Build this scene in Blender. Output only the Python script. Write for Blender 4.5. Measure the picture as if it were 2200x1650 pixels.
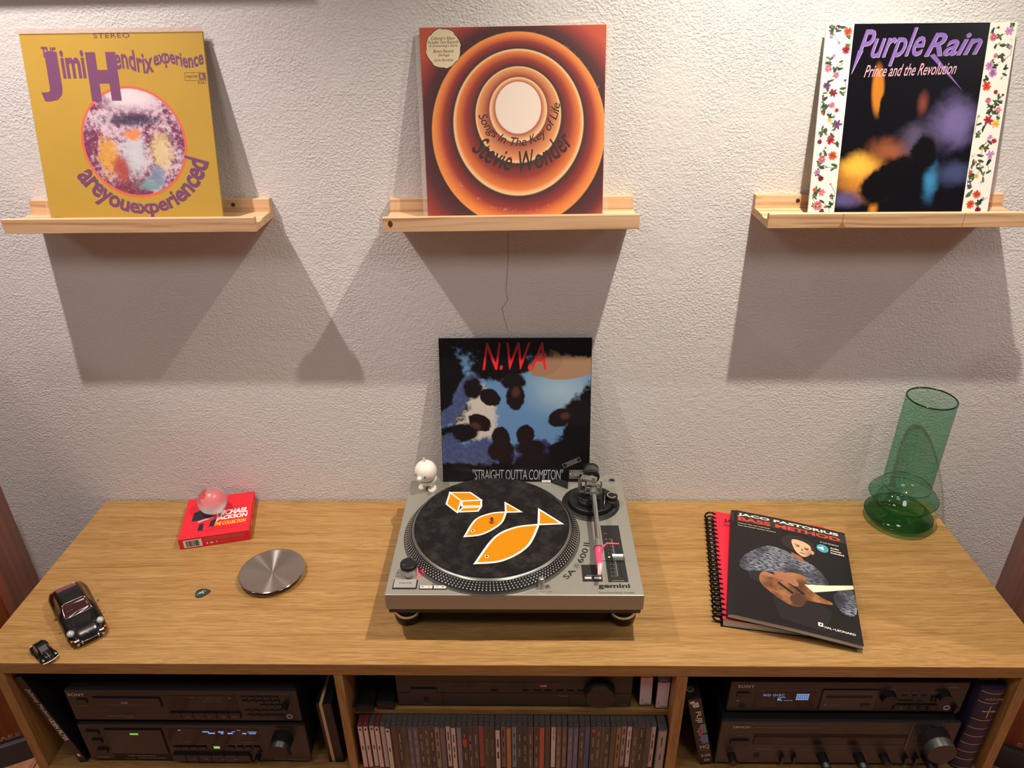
import bpy, bmesh, math, random
from mathutils import Vector, Matrix, Euler
from math import pi, sin, cos, radians as R, sqrt, atan2

scene = bpy.context.scene
for o in list(bpy.data.objects):
    bpy.data.objects.remove(o, do_unlink=True)
COL = scene.collection
H = 0.40                      # height of the console top above the floor; everything is measured from that top
random.seed(7)

# ------------------------------------------------------------------ camera
cd = bpy.data.cameras.new('camera')
cam = bpy.data.objects.new('camera', cd)
COL.objects.link(cam)
cd.sensor_width = 36.0
cd.lens = 1565.47 / 2200 * 36.0
cd.clip_start = 0.02
cam.matrix_world = Matrix(((0.9998, 0.0026, 0.0180, 0.0502),
                           (0.0147, 0.4680, -0.8836, -1.3716),
                           (-0.0107, 0.8837, 0.4679, 1.0307 + H),
                           (0, 0, 0, 1)))
scene.camera = cam

# ------------------------------------------------------------------ light of the room
world = bpy.data.worlds.new('world')
scene.world = world
world.use_nodes = True
bg = world.node_tree.nodes['Background']
bg.inputs[0].default_value = (1.0, 0.89, 0.85, 1)
bg.inputs[1].default_value = 0.07
# two rows of recessed ceiling spots: one close to the wall, one further into the room
SPOTS = [(-0.825, -0.405, 78, (1.0, 0.875, 0.815), 108, 1.0, 0.012), (0.482, -0.405, 98, (1.0, 0.92, 0.775), 112, 1.0, 0.012),
         (1.787, -0.405, 58, (1.0, 0.87, 0.83), 104, 0.8, 0.012)]
SPOTS += [(x, -1.30, 16, (1.0, 0.90, 0.86), 150, 0.5, 0.2) for x in (-2.1, -0.8, 0.5, 1.8)]
for x, yy, power, colr, size, blend, rad in SPOTS:
    ld = bpy.data.lights.new('ceiling_spot', 'SPOT')
    ld.energy = power
    ld.color = colr
    ld.spot_size = R(size)
    ld.spot_blend = blend
    ld.shadow_soft_size = rad
    lo = bpy.data.objects.new('ceiling_spot', ld)
    lo.location = (x, yy, 1.722 + H)
    COL.objects.link(lo)
scene.cycles.adaptive_threshold = 0.025
scene.cycles.max_bounces = 7
scene.cycles.diffuse_bounces = 3
scene.cycles.glossy_bounces = 3
scene.cycles.transparent_max_bounces = 16
scene.view_settings.view_transform = 'Standard'
scene.view_settings.look = 'None'
scene.view_settings.exposure = 0.0
scene.view_settings.gamma = 1.0
scene.view_settings.use_curve_mapping = False


# ------------------------------------------------------------------ helpers: colour and material
def lin(c):
    c = c / 255.0
    return c / 12.92 if c <= 0.04045 else ((c + 0.055) / 1.055) ** 2.4


def rgb(r, g, b):
    return (lin(r), lin(g), lin(b), 1)


MATS = {}


def mat(name, color, rough=0.5, metal=0.0, spec=0.5, coat=0.0, emit=None, estr=0.0, trans=0.0, ior=1.45, alpha=1.0):
    if name in MATS:
        return MATS[name]
    m = bpy.data.materials.new(name)
    m.use_nodes = True
    b = m.node_tree.nodes['Principled BSDF']
    b.inputs['Base Color'].default_value = color
    b.inputs['Roughness'].default_value = rough
    b.inputs['Metallic'].default_value = metal
    b.inputs['Specular IOR Level'].default_value = spec
    b.inputs['Coat Weight'].default_value = coat
    b.inputs['Transmission Weight'].default_value = trans
    b.inputs['IOR'].default_value = ior
    b.inputs['Alpha'].default_value = alpha
    if emit:
        b.inputs['Emission Color'].default_value = emit
        b.inputs['Emission Strength'].default_value = estr
    MATS[name] = m
    return m


class NT:
    """small wrapper to build node trees"""
    def __init__(self, name, rough=0.5, spec=0.5, metal=0.0, coat=0.0):
        self.m = bpy.data.materials.new(name)
        self.m.use_nodes = True
        self.t = self.m.node_tree
        self.b = self.t.nodes['Principled BSDF']
        self.b.inputs['Roughness'].default_value = rough
        self.b.inputs['Specular IOR Level'].default_value = spec
        self.b.inputs['Metallic'].default_value = metal
        self.b.inputs['Coat Weight'].default_value = coat
        MATS[name] = self.m
        self.co = self.n('ShaderNodeTexCoord').outputs['Object']
        self.wobs = {}

    def n(self, kind, **kw):
        nd = self.t.nodes.new(kind)
        for k, v in kw.items():
            setattr(nd, k, v)
        return nd

    def link(self, a, b):
        self.t.links.new(a, b)

    def put(self, sock, v):
        if hasattr(v, 'is_output'):
            self.link(v, sock)
        else:
            sock.default_value = v

    def mapping(self, scale=(1, 1, 1), loc=(0, 0, 0), rot=(0, 0, 0), src=None):
        nd = self.n('ShaderNodeMapping')
        self.link(src or self.co, nd.inputs[0])
        nd.inputs['Scale'].default_value = scale
        nd.inputs['Location'].default_value = loc
        nd.inputs['Rotation'].default_value = rot
        return nd.outputs[0]

    def noise(self, vec=None, scale=5.0, detail=3.0, rough=0.55, dist=0.0, out='Fac'):
        nd = self.n('ShaderNodeTexNoise')
        self.link(vec or self.co, nd.inputs['Vector'])
        nd.inputs['Scale'].default_value = scale
        nd.inputs['Detail'].default_value = detail
        nd.inputs['Roughness'].default_value = rough
        nd.inputs['Distortion'].default_value = dist
        return nd.outputs[out]

    def math(self, op, a, b=0.0, clamp=False):
        nd = self.n('ShaderNodeMath', operation=op, use_clamp=clamp)
        self.put(nd.inputs[0], a)
        self.put(nd.inputs[1], b)
        return nd.outputs[0]

    def ramp(self, fac, stops, interp='LINEAR'):
        nd = self.n('ShaderNodeValToRGB')
        cr = nd.color_ramp
        cr.interpolation = interp
        while len(cr.elements) < len(stops):
            cr.elements.new(0.5)
        for e, (p, c) in zip(cr.elements, stops):
            e.position = p
            e.color = c if len(c) == 4 else (*c, 1)
        self.link(fac, nd.inputs[0])
        return nd.outputs[0]

    def mix(self, fac, a, b, blend='MIX'):
        nd = self.n('ShaderNodeMix', data_type='RGBA', blend_type=blend)
        self.put(nd.inputs[0], fac)
        self.put(nd.inputs[6], a)
        self.put(nd.inputs[7], b)
        return nd.outputs[2]

    def smooth(self, v, a, b):
        nd = self.n('ShaderNodeMapRange', interpolation_type='SMOOTHSTEP')
        self.put(nd.inputs[0], v)
        nd.inputs[1].default_value = a
        nd.inputs[2].default_value = b
        return nd.outputs[0]

    def bump(self, h, strength=0.3, dist=0.001):
        nd = self.n('ShaderNodeBump')
        nd.inputs['Strength'].default_value = strength
        nd.inputs['Distance'].default_value = dist
        self.link(h, nd.inputs['Height'])
        self.link(nd.outputs[0], self.b.inputs['Normal'])

    def color(self, c):
        self.put(self.b.inputs['Base Color'], c)
        return self.m

    def blob(self, cx, cy, rx, ry, soft=0.6, rot=0.0, wob=0.0, wscale=9.0):
        """fuzzy ellipse mask in the local x-y plane (used for printed pictures)"""
        v = self.mapping(loc=(-cx, -cy, 0))
        if rot:
            v = self.mapping(rot=(0, 0, -rot), src=v)
        v = self.mapping(scale=(1 / rx, 1 / ry, 0), src=v)
        ln = self.n('ShaderNodeVectorMath', operation='LENGTH')
        self.link(v, ln.inputs[0])
        d = ln.outputs['Value']
        if wob:
            if wscale not in self.wobs:
                self.wobs[wscale] = self.noise(scale=wscale, detail=4, rough=0.6)
            nz = self.wobs[wscale]
            d = self.math('ADD', d, self.math('MULTIPLY', self.math('SUBTRACT', nz, 0.5), wob))
        return self.math('SUBTRACT', 1.0, self.smooth(d, 1.0 - soft, 1.0))


# ------------------------------------------------------------------ helpers: geometry
def link(o):
    COL.objects.link(o)
    return o


def finish(name, bm, m, parent=None, loc=(0, 0, 0), rot=(0, 0, 0), smooth=None):
    bmesh.ops.recalc_face_normals(bm, faces=bm.faces[:])
    me = bpy.data.meshes.new(name)
    bm.to_mesh(me)
    bm.free()
    if smooth is not None:
        for p in me.polygons:
            p.use_smooth = True
        if smooth < 180:
            me.set_sharp_from_angle(angle=R(smooth))
    if m:
        me.materials.append(m)
    o = bpy.data.objects.new(name, me)
    o.location = loc
    o.rotation_euler = rot
    link(o)
    if parent:
        o.parent = parent
    return o


def NB():
    return bmesh.new()


def box(bm, x0, x1, y0, y1, z0, z1, bevel=0.0, seg=2):
    vs = [bm.verts.new((x, y, z)) for z in (z0, z1) for y in (y0, y1) for x in (x0, x1)]
    fs = []
    for q in ((0, 1, 3, 2), (4, 6, 7, 5), (0, 4, 5, 1), (2, 3, 7, 6), (0, 2, 6, 4), (1, 5, 7, 3)):
        fs.append(bm.faces.new([vs[i] for i in q]))
    if bevel:
        es = list({e for f in fs for e in f.edges})
        bmesh.ops.bevel(bm, geom=es, offset=bevel, segments=seg, profile=0.6, affect='EDGES')
    return bm


def prism(bm, pts, z0, z1, axis='z', bevel=0.0):
    """extrude a 2D outline; axis z: (x,y)->(x,y,z); axis x: (y,z) swept along x; axis y: (x,z) swept along y"""
    def P(p, t):
        if axis == 'z':
            return (p[0], p[1], t)
        if axis == 'x':
            return (t, p[0], p[1])
        return (p[0], t, p[1])
    a = [bm.verts.new(P(p, z0)) for p in pts]
    b = [bm.verts.new(P(p, z1)) for p in pts]
    n = len(pts)
    fs = [bm.faces.new(a), bm.faces.new(b[::-1])]
    for i in range(n):
        fs.append(bm.faces.new((a[i], b[i], b[(i + 1) % n], a[(i + 1) % n])))
    if bevel:
        es = list({e for f in fs[:2] for e in f.edges})
        bmesh.ops.bevel(bm, geom=es, offset=bevel, segments=2, profile=0.6, affect='EDGES')
    return bm


def lathe(bm, prof, n=32, c=(0, 0, 0), M=None, close=False):
    rings = []
    for r, z in prof:
        if r < 1e-7:
            p = Vector((0, 0, z))
            rings.append([bm.verts.new((M @ p if M else p + Vector(c)))])
        else:
            ring = []
            for i in range(n):
                a = 2 * pi * i / n
                p = Vector((r * cos(a), r * sin(a), z))
                ring.append(bm.verts.new(M @ p if M else p + Vector(c)))
            rings.append(ring)
    pr = list(zip(rings, rings[1:]))
    if close:
        pr.append((rings[-1], rings[0]))
    for a, b in pr:
        if len(a) == 1 and len(b) == 1:
            continue
        for i in range(n):
            j = (i + 1) % n
            if len(a) == 1:
                bm.faces.new((a[0], b[i], b[j]))
            elif len(b) == 1:
                bm.faces.new((a[i], b[0], a[j]))
            else:
                bm.faces.new((a[i], b[i], b[j], a[j]))
    return bm


def aim(p0, p1):
    d = (Vector(p1) - Vector(p0))
    return Matrix.Translation(p0) @ d.to_track_quat('Z', 'Y').to_matrix().to_4x4(), d.length


def cyl(bm, p0, p1, r0, r1=None, n=20, bev=0.0):
    r1 = r0 if r1 is None else r1
    M, L = aim(p0, p1)
    if bev:
        prof = [(0, 0), (r0 - bev, 0), (r0, bev), (r1, L - bev), (r1 - bev, L), (0, L)]
    else:
        prof = [(0, 0), (r0, 0), (r1, L), (0, L)]
    return lathe(bm, prof, n, M=M)


def tube(bm, pts, r, n=10, closed=False):
    pts = [Vector(p) for p in pts]
    rings = []
    N = len(pts)
    up = Vector((0, 0, 1))
    for i, p in enumerate(pts):
        if closed:
            d = pts[(i + 1) % N] - pts[i - 1]
        else:
            d = pts[min(i + 1, N - 1)] - pts[max(i - 1, 0)]
        d.normalize()
        u = up if abs(d.dot(up)) < 0.95 else Vector((1, 0, 0))
        a = d.cross(u).normalized()
        b = d.cross(a).normalized()
        rr = r[i] if isinstance(r, (list, tuple)) else r
        rings.append([bm.verts.new(p + a * rr * cos(2 * pi * k / n) + b * rr * sin(2 * pi * k / n)) for k in range(n)])
    for i in range(N if closed else N - 1):
        A, B = rings[i], rings[(i + 1) % N]
        for k in range(n):
            bm.faces.new((A[k], A[(k + 1) % n], B[(k + 1) % n], B[k]))
    if not closed:
        bm.faces.new(rings[0][::-1])
        bm.faces.new(rings[-1])
    return bm


def polys(bm, lst, z=0.0):
    for pts in lst:
        bm.faces.new([bm.verts.new((p[0], p[1], z)) for p in pts])
    return bm


def flat(name, lst, m, parent, z=0.0, loc=(0, 0, 0), rot=(0, 0, 0)):
    """printed shapes lying on a surface"""
    bm = polys(NB(), lst, z)
    me = bpy.data.meshes.new(name)
    bm.to_mesh(me)
    bm.free()
    me.materials.append(m)
    o = link(bpy.data.objects.new(name, me))
    o.location, o.rotation_euler, o.parent = loc, rot, parent
    if len(lst) > 1:
        o['kind'] = 'stuff'
    return o


def rect(x0, y0, x1, y1):
    return [(x0, y0), (x1, y0), (x1, y1), (x0, y1)]


def ell(cx, cy, rx, ry=None, n=28, rot=0.0):
    ry = rx if ry is None else ry
    out = []
    for i in range(n):
        a = 2 * pi * i / n
        x, y = rx * cos(a), ry * sin(a)
        out.append((cx + x * cos(rot) - y * sin(rot), cy + x * sin(rot) + y * cos(rot)))
    return out


def ringpoly(cx, cy, r0, r1, a0=0.0, a1=2 * pi, n=48):
    out = []
    for i in range(n):
        a, b = a0 + (a1 - a0) * i / n, a0 + (a1 - a0) * (i + 1) / n
        out.append([(cx + r0 * cos(a), cy + r0 * sin(a)), (cx + r1 * cos(a), cy + r1 * sin(a)),
                    (cx + r1 * cos(b), cy + r1 * sin(b)), (cx + r0 * cos(b), cy + r0 * sin(b))])
    return out


def offset_poly(pts, d, closed=True):
    """parallel line of a polyline at signed distance d (left of its direction is positive)"""
    n = len(pts)
    out = []
    for i in range(n):
        p = pts[i]
        a = pts[i - 1] if (closed or i > 0) else None
        b = pts[(i + 1) % n] if (closed or i < n - 1) else None
        ns = []
        for u, v in ((a, p), (p, b)):
            if u is None or v is None:
                continue
            L = sqrt((v[0] - u[0]) ** 2 + (v[1] - u[1]) ** 2)
            if L > 1e-9:
                ns.append((-(v[1] - u[1]) / L, (v[0] - u[0]) / L))
        if not ns:
            ns = [(0.0, 0.0)]
        if len(ns) == 1:
            m, sc = ns[0], 1.0
        else:
            m = (ns[0][0] + ns[1][0], ns[0][1] + ns[1][1])
            L = sqrt(m[0] ** 2 + m[1] ** 2) or 1e-9
            m = (m[0] / L, m[1] / L)
            sc = 1.0 / max(m[0] * ns[0][0] + m[1] * ns[0][1], 0.45)
        out.append((p[0] + m[0] * d * sc, p[1] + m[1] * d * sc))
    return out


def area(pts):
    return sum(p[0] * q[1] - q[0] * p[1] for p, q in zip(pts, pts[1:] + pts[:1])) / 2


def strokes(pts, w):
    """thick mitred polyline as quads that share their edges"""
    closed = len(pts) > 2 and abs(pts[0][0] - pts[-1][0]) + abs(pts[0][1] - pts[-1][1]) < 1e-7
    if closed:
        pts = pts[:-1]
    A, B = offset_poly(pts, w / 2, closed), offset_poly(pts, -w / 2, closed)
    n = len(pts)
    return [[A[i], B[i], B[(i + 1) % n], A[(i + 1) % n]] for i in range(n if closed else n - 1)]


def spline(pts, n=8, closed=False):
    out = []
    N = len(pts)
    rng = range(N if closed else N - 1)
    for i in rng:
        g = (lambda k: pts[k % N]) if closed else (lambda k: pts[min(max(k, 0), N - 1)])
        p0, p1, p2, p3 = g(i - 1), g(i), g(i + 1), g(i + 2)
        for k in range(n):
            t = k / n
            out.append(tuple(0.5 * (2 * p1[a] + (p2[a] - p0[a]) * t + (2 * p0[a] - 5 * p1[a] + 4 * p2[a] - p3[a]) * t * t
                                    + (3 * p1[a] - p0[a] - 3 * p2[a] + p3[a]) * t ** 3) for a in range(len(p1))))
    if not closed:
        out.append(tuple(pts[-1]))
    return out


TEXTS = {}


def text_mesh(s, bold=0.0, shear=0.0, space=1.0):
    key = (s, bold, shear, space)
    if key not in TEXTS:
        cu = bpy.data.curves.new('lettering', 'FONT')
        cu.body = s
        cu.size = 1.0
        cu.offset = bold
        cu.shear = shear
        cu.space_character = space
        cu.resolution_u = 3
        cu.fill_mode = 'FRONT'
        ob = bpy.data.objects.new('lettering', cu)
        me = ob.to_mesh()
        vs = [tuple(v.co) for v in me.vertices]
        fs = [tuple(p.vertices) for p in me.polygons]
        ob.to_mesh_clear()
        bpy.data.objects.remove(ob)
        TEXTS[key] = (vs, fs)
    return TEXTS[key]


def txt(name, s, x0, y0, w, h, m, parent, z=0.0, loc=(0, 0, 0), rot=(0, 0, 0), bold=0.0, shear=0.0, space=1.0, ang=0.0, warp=None, turn=0):
    """lettering whose inked box is (x0, y0, w, h); warp maps (x, y) afterwards"""
    vs, fs = text_mesh(s, bold, shear, space)
    xa, xb = min(v[0] for v in vs), max(v[0] for v in vs)
    ya, yb = min(v[1] for v in vs), max(v[1] for v in vs)
    out = []
    for v in vs:
        x, y = (v[0] - xa) / (xb - xa) * w, (v[1] - ya) / (yb - ya) * h
        if ang:
            x, y = x * cos(ang) - y * sin(ang), x * sin(ang) + y * cos(ang)
        x, y = x0 + x, y0 + y
        if warp:
            x, y = warp(x, y)
        out.append((x, y, z))
    me = bpy.data.meshes.new(name)
    me.from_pydata(out, [], fs)
    me.materials.append(m)
    o = link(bpy.data.objects.new(name, me))
    o.location, o.rotation_euler, o.parent = loc, rot, parent
    return o


def props(o, label=None, cat=None, group=None, kind=None):
    if label:
        o['label'] = label
    if cat:
        o['category'] = cat
    if group:
        o['group'] = group
    if kind:
        o['kind'] = kind
    return o


def thing(name, label, cat, loc=(0, 0, 0), rot=(0, 0, 0), group=None):
    """an Empty at the thing's base that carries its parts; loc is measured from the console top"""
    o = bpy.data.objects.new(name, None)
    o.empty_display_size = 0.02
    o.location = (loc[0], loc[1], loc[2] + H)
    o.rotation_euler = rot
    link(o)
    return props(o, label, cat, group)


def copy_tree(o, parent=None):
    c = o.copy()
    COL.objects.link(c)
    c.parent = parent
    for ch in list(o.children):
        copy_tree(ch, c)
    return c


FRONT = (pi / 2, 0, 0)        # local x-y plane turned to face the room
# ------------------------------------------------------------------ materials
def make_oak(name, light, mid, dark, axis='x', seed=0.0):
    k = NT(name, rough=0.42, spec=0.35)
    sw = (0, 0, 0) if axis == 'x' else (0, R(90), 0)
    src = k.mapping(rot=sw, loc=(seed, seed * 0.37, seed * 0.71))
    big = k.noise(k.mapping(scale=(0.9, 5, 5), src=src), scale=2.2, detail=3, rough=0.5)
    # warp the lines so that they drift and form long flames
    vm = k.n('ShaderNodeVectorMath', operation='MULTIPLY_ADD')
    nz = k.noise(k.mapping(scale=(0.8, 3.2, 3.2), src=src), scale=2.0, detail=2, out='Color')
    k.link(nz, vm.inputs[0])
    vm.inputs[1].default_value = (0.0, 0.045, 0.045)
    k.link(src, vm.inputs[2])
    wv = vm.outputs[0]
    lines = k.noise(k.mapping(scale=(4.5, 230, 230), src=wv), scale=1.0, detail=4, rough=0.65)
    fine = k.noise(k.mapping(scale=(16, 620, 620), src=wv), scale=1.0, detail=2, rough=0.6)
    mid_b = k.noise(k.mapping(scale=(2.2, 42, 42), src=wv), scale=1.0, detail=3, rough=0.55)
    f = k.math('ADD', k.math('MULTIPLY', lines, 0.55), k.math('MULTIPLY', mid_b, 0.45))
    c = k.ramp(f, [(0.30, dark), (0.45, mid), (0.62, light)])
    c = k.mix(k.math('MULTIPLY', k.smooth(fine, 0.56, 0.36), 0.55), c, dark)
    c = k.mix(k.math('MULTIPLY', k.smooth(big, 0.52, 0.80), 0.35), c, mid)
    k.bump(k.math('ADD', fine, lines), 0.12, 0.0006)
    k.color(c)
    return k.m


OAK = make_oak('oak', rgb(182, 144, 88), rgb(166, 125, 72), rgb(128, 89, 47))
OAK_V = make_oak('oak_upright', rgb(182, 144, 88), rgb(166, 125, 72), rgb(128, 89, 47), axis='z', seed=3.3)


def make_pine(name, seed):
    k = NT(name, rough=0.5, spec=0.3)
    src = k.mapping(loc=(seed, seed * 0.3, seed * 1.7))
    nz = k.noise(k.mapping(scale=(1.6, 7, 7), src=src), scale=1.5, detail=2, out='Color')
    vm = k.n('ShaderNodeVectorMath', operation='MULTIPLY_ADD')
    k.link(nz, vm.inputs[0])
    vm.inputs[1].default_value = (0, 0.03, 0.03)
    k.link(src, vm.inputs[2])
    ln = k.noise(k.mapping(scale=(1.2, 130, 130), src=vm.outputs[0]), scale=1.0, detail=3, rough=0.55)
    c = k.ramp(ln, [(0.34, rgb(182, 138, 100)), (0.46, rgb(212, 170, 130)), (0.66, rgb(226, 188, 148))])
    k.color(c)
    return k.m


PINE = [make_pine('pine_board_%d' % i, 2.7 * i + 0.4) for i in range(4)]

# plaster wall
k = NT('plaster', rough=0.85, spec=0.15)
n1 = k.noise(k.mapping(scale=(0.8, 1, 1)), scale=230, detail=3, rough=0.6, dist=0.3)
n2 = k.noise(scale=60, detail=3, rough=0.55)
n3 = k.noise(scale=5.5, detail=3, rough=0.55)
sm = k.smooth(n3, 0.40, 0.62)
hgt = k.math('MULTIPLY', k.smooth(n1, 0.38, 0.68), k.math('ADD', 0.35, k.math('MULTIPLY', sm, 0.65)))
hgt = k.math('ADD', hgt, k.math('MULTIPLY', n2, 1.2))
k.bump(hgt, 0.46, 0.0022)
PLASTER = k.color(k.mix(n3, (0.73, 0.70, 0.68, 1), (0.78, 0.755, 0.735, 1)))

# floor boards
k = NT('floor_wood', rough=0.5, spec=0.35)
ln = k.noise(k.mapping(scale=(60, 2, 60)), scale=1.0, detail=3)
FLOORM = k.color(k.ramp(ln, [(0.35, rgb(150, 98, 72)), (0.65, rgb(186, 130, 98))]))

# cherry veneer of the loudspeakers
k = NT('cherry_veneer', rough=0.32, spec=0.45)
ln = k.noise(k.mapping(scale=(40, 40, 1.5)), scale=1.0, detail=3)
CHERRY = k.color(k.ramp(ln, [(0.35, rgb(104, 46, 18)), (0.65, rgb(140, 68, 28))]))

BLACK = mat('black_plastic', rgb(22, 20, 20), 0.45)
SATIN = mat('satin_black', rgb(30, 28, 28), 0.55)
GEAR = mat('gear_black', rgb(40, 36, 34), 0.42)
GEARTOP = mat('gear_cover', rgb(24, 22, 22), 0.6)
DARKGLASS = mat('display_glass', rgb(16, 13, 13), 0.12)
RUBBER = mat('rubber', rgb(18, 17, 17), 0.75)
SILVER = mat('turntable_silver', rgb(166, 163, 152), 0.38, 0.55)
CHROME = mat('chrome', rgb(215, 213, 208), 0.12, 1.0)
STEEL = mat('steel', rgb(170, 168, 165), 0.3, 1.0)
ALU = mat('aluminium', rgb(186, 184, 178), 0.36, 0.85)
WHITE = mat('white_print', rgb(232, 228, 220), 0.6)
DIM = mat('dim_print', rgb(120, 114, 106), 0.6)
GREYP = mat('grey_print', rgb(176, 170, 162), 0.6)
INK = mat('black_print', rgb(20, 18, 18), 0.55)
PAPER = mat('paper', rgb(226, 222, 214), 0.8)
# ------------------------------------------------------------------ the setting
bm = box(NB(), -3.2, 3.2, 0.0, 0.12, -H, 1.78)
wall = props(finish('wall_back', bm, PLASTER, loc=(0, 0, H)), kind='structure')
flat('hairline_crack', strokes([(0.0183, 0.6329), (0.0172, 0.60), (0.0180, 0.585), (0.0167, 0.5659), (0.0145, 0.54), (0.0122, 0.5165), (0.0157, 0.4950), (0.0095, 0.486), (0.0039, 0.4777), (0.0060, 0.468), (0.0074, 0.4574), (0.0125, 0.440), (0.0148, 0.4275)], 0.0006), mat('crack_grey', rgb(96, 84, 78), 0.9), wall, z=0.0004, rot=FRONT)
bm = box(NB(), -3.2, 3.2, -3.4, 0.0, -0.05, 0.0)
floor = props(finish('floor', bm, mat('floor_gap', rgb(60, 34, 22), 0.8)), kind='structure')
pl = NB()
box(pl, 0, 0.128, -3.4, 0.0, 0.0, 0.004, 0.0008, 1)
p0 = finish('plank', pl, FLOORM, floor)
xs = [-3.2 + 0.13 * i for i in range(49)]
p0.location.x = xs[0]
for x in xs[1:]:
    c = p0.copy()
    COL.objects.link(c)
    c.location.x = x
FL = -H + 0.004              # top of the planks measured from the console top

# ------------------------------------------------------------------ media console
BX0, BX1, BD, BT = -0.9315, 0.9698, 0.476, 0.0268
SX = [(-0.904, -0.885), (-0.2917, -0.276), (0.316, 0.336), (0.917, 0.936)]   # side panels and dividers
BAY = -0.289                                                                # top face of the bottom board
con = thing('media_console', 'long oak media console with three open bays along the plaster wall', 'media console', (0, 0, -H + 0.004))
ZC = H - 0.004               # console parts are given from the console top


def cbox(name, x0, x1, y0, y1, z0, z1, m, bev=0.0008):
    return finish(name, box(NB(), x0, x1, y0, y1, z0 + ZC, z1 + ZC, bev, 1), m, con)


cbox('top_board', BX0, BX1, -BD, -0.004, -BT, 0, OAK, 0.0006)
for i, (a, b) in enumerate(SX):
    cbox('side_panel' if i in (0, 3) else 'divider', a, b, -BD + 0.0005, -0.006, BAY - 0.0002 if i in (1, 2) else FL, -BT, OAK_V)
cbox('bottom_board', SX[0][1], SX[3][0], -BD + 0.001, -0.006, BAY - 0.019, BAY, OAK)
cbox('plinth_board', SX[0][1], SX[3][0], -BD + 0.03, -BD + 0.046, FL, BAY - 0.019, OAK)
cbox('inner_shelf', SX[1][1], SX[2][0], -0.449, -0.012, -0.163, -0.147, OAK)
for i in range(3):
    cbox('back_board', SX[i][1], SX[i + 1][0], -0.012, -0.006, BAY, -BT, OAK)

# ------------------------------------------------------------------ picture ledges
SW, SD = 0.4536, 0.1035
LEDGES = [('L', -0.8819, 0.6923, 0.1092), ('M', -0.2016, 0.6909, 0.3714), ('R', 0.4772, 0.6935, -0.0806)]
SCREW = mat('screw_head', rgb(120, 112, 100), 0.35, 0.9)
KNOT = mat('pine_knot', rgb(92, 52, 30), 0.6)


def ledge(label, x, z, rz, mm, screws, extra=()):
    t = thing('picture_ledge', label, 'wall shelf', (x, 0, z), (0, -R(rz), 0), 'pine picture ledges')
    finish('back_board', prism(NB(), [(-0.0005, -0.0258), (-0.016, -0.0258), (-0.0165, -0.011), (-0.014, 0.0105), (-0.013, 0.011), (-0.0005, 0.011)], 0, SW, 'x'), mm, t)
    finish('ledge_board', prism(NB(), [(-0.016, -0.0258), (-0.0925, -0.0258), (-0.0925, -0.0122), (-0.0850, -0.0122), (-0.0840, -0.0140),
                                       (-0.0645, -0.0140), (-0.0635, -0.0122), (-0.0165, -0.0122)], 0.0002, SW - 0.0002, 'x'), mm, t)
    finish('front_lip', prism(NB(), [(-0.0925, -0.0258), (-SD + 0.0006, -0.0258), (-SD, -0.0252), (-SD, -0.0008), (-SD + 0.0008, 0), (-0.0945, 0), (-0.0938, -0.0006)], 0, SW, 'x'), mm, t)
    for sx in screws:
        s = finish('screw', cyl(NB(), (sx, -0.0142, 0.001), (sx, -0.0162, 0.0008), 0.0042, 0.0036, 16), SCREW, t)
        finish('screw_slot', box(NB(), sx - 0.0026, sx + 0.0026, -0.01645, -0.0162, 0.0003, 0.0013), INK, s)
    for kx, kz, kr in extra:
        flat('knot', [ell(kx, kz, kr, kr * 1.4, 16)], KNOT, t, z=SD + 0.0002, rot=FRONT)
    return t


ledge('pine picture ledge on the left, holding the yellow record sleeve', *LEDGES[0][1:], PINE[0], (0.386,))
ledge('pine picture ledge in the middle with a dark knot near its left end', *LEDGES[1][1:], PINE[1], (), ((0.014, -0.011, 0.0042),))
lr = ledge('pine picture ledge on the right, holding the sleeve with flowered sides', *LEDGES[2][1:], PINE[2], (0.078,))
# the front lip of the right ledge is glued up from three lengths
for jx, w in ((0.128, 0.0012), (0.338, 0.0007)):
    flat('glue_joint', [rect(jx, -0.0255, jx + w, -0.0003)], mat('glue_line', rgb(150, 104, 66), 0.6), lr, z=SD + 0.0002, rot=FRONT)
flat('dark_patch', [[(0.122, -0.0255), (0.137, -0.0255), (0.129, -0.014)]], mat('pine_dark', rgb(168, 116, 70), 0.6), lr, z=SD + 0.0003, rot=FRONT)
ledge('upper pine picture ledge above the yellow record sleeve, beyond the top of the picture', -0.885, 1.226, 0.3, PINE[3], ())
# ------------------------------------------------------------------ record sleeves
LP = 0.315


def sleeve(name, label, x, y, z, ytop, paper, edge, roll):
    lean = math.asin((ytop - y) / LP)
    t = thing(name, label, 'record', (x, y, z), (pi / 2 - lean, -R(roll or 0.0), 0), 'record sleeves on display')
    finish('jacket', box(NB(), 0, LP, 0, LP, -0.0032, 0.0, 0.0005, 1), edge, t)
    flat('front_print', [rect(0.0006, 0.0006, LP - 0.0006, LP - 0.0006)], paper, t, z=0.00012)
    return t


def px(u, v):
    """fraction of the sleeve -> local coordinates (u to the right, v downwards)"""
    return (u * LP, (1 - v) * LP)


def pp(*pts):
    return [px(*p) for p in pts]


PURPLE = mat('purple_ink', rgb(116, 58, 104), 0.6)
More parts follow.
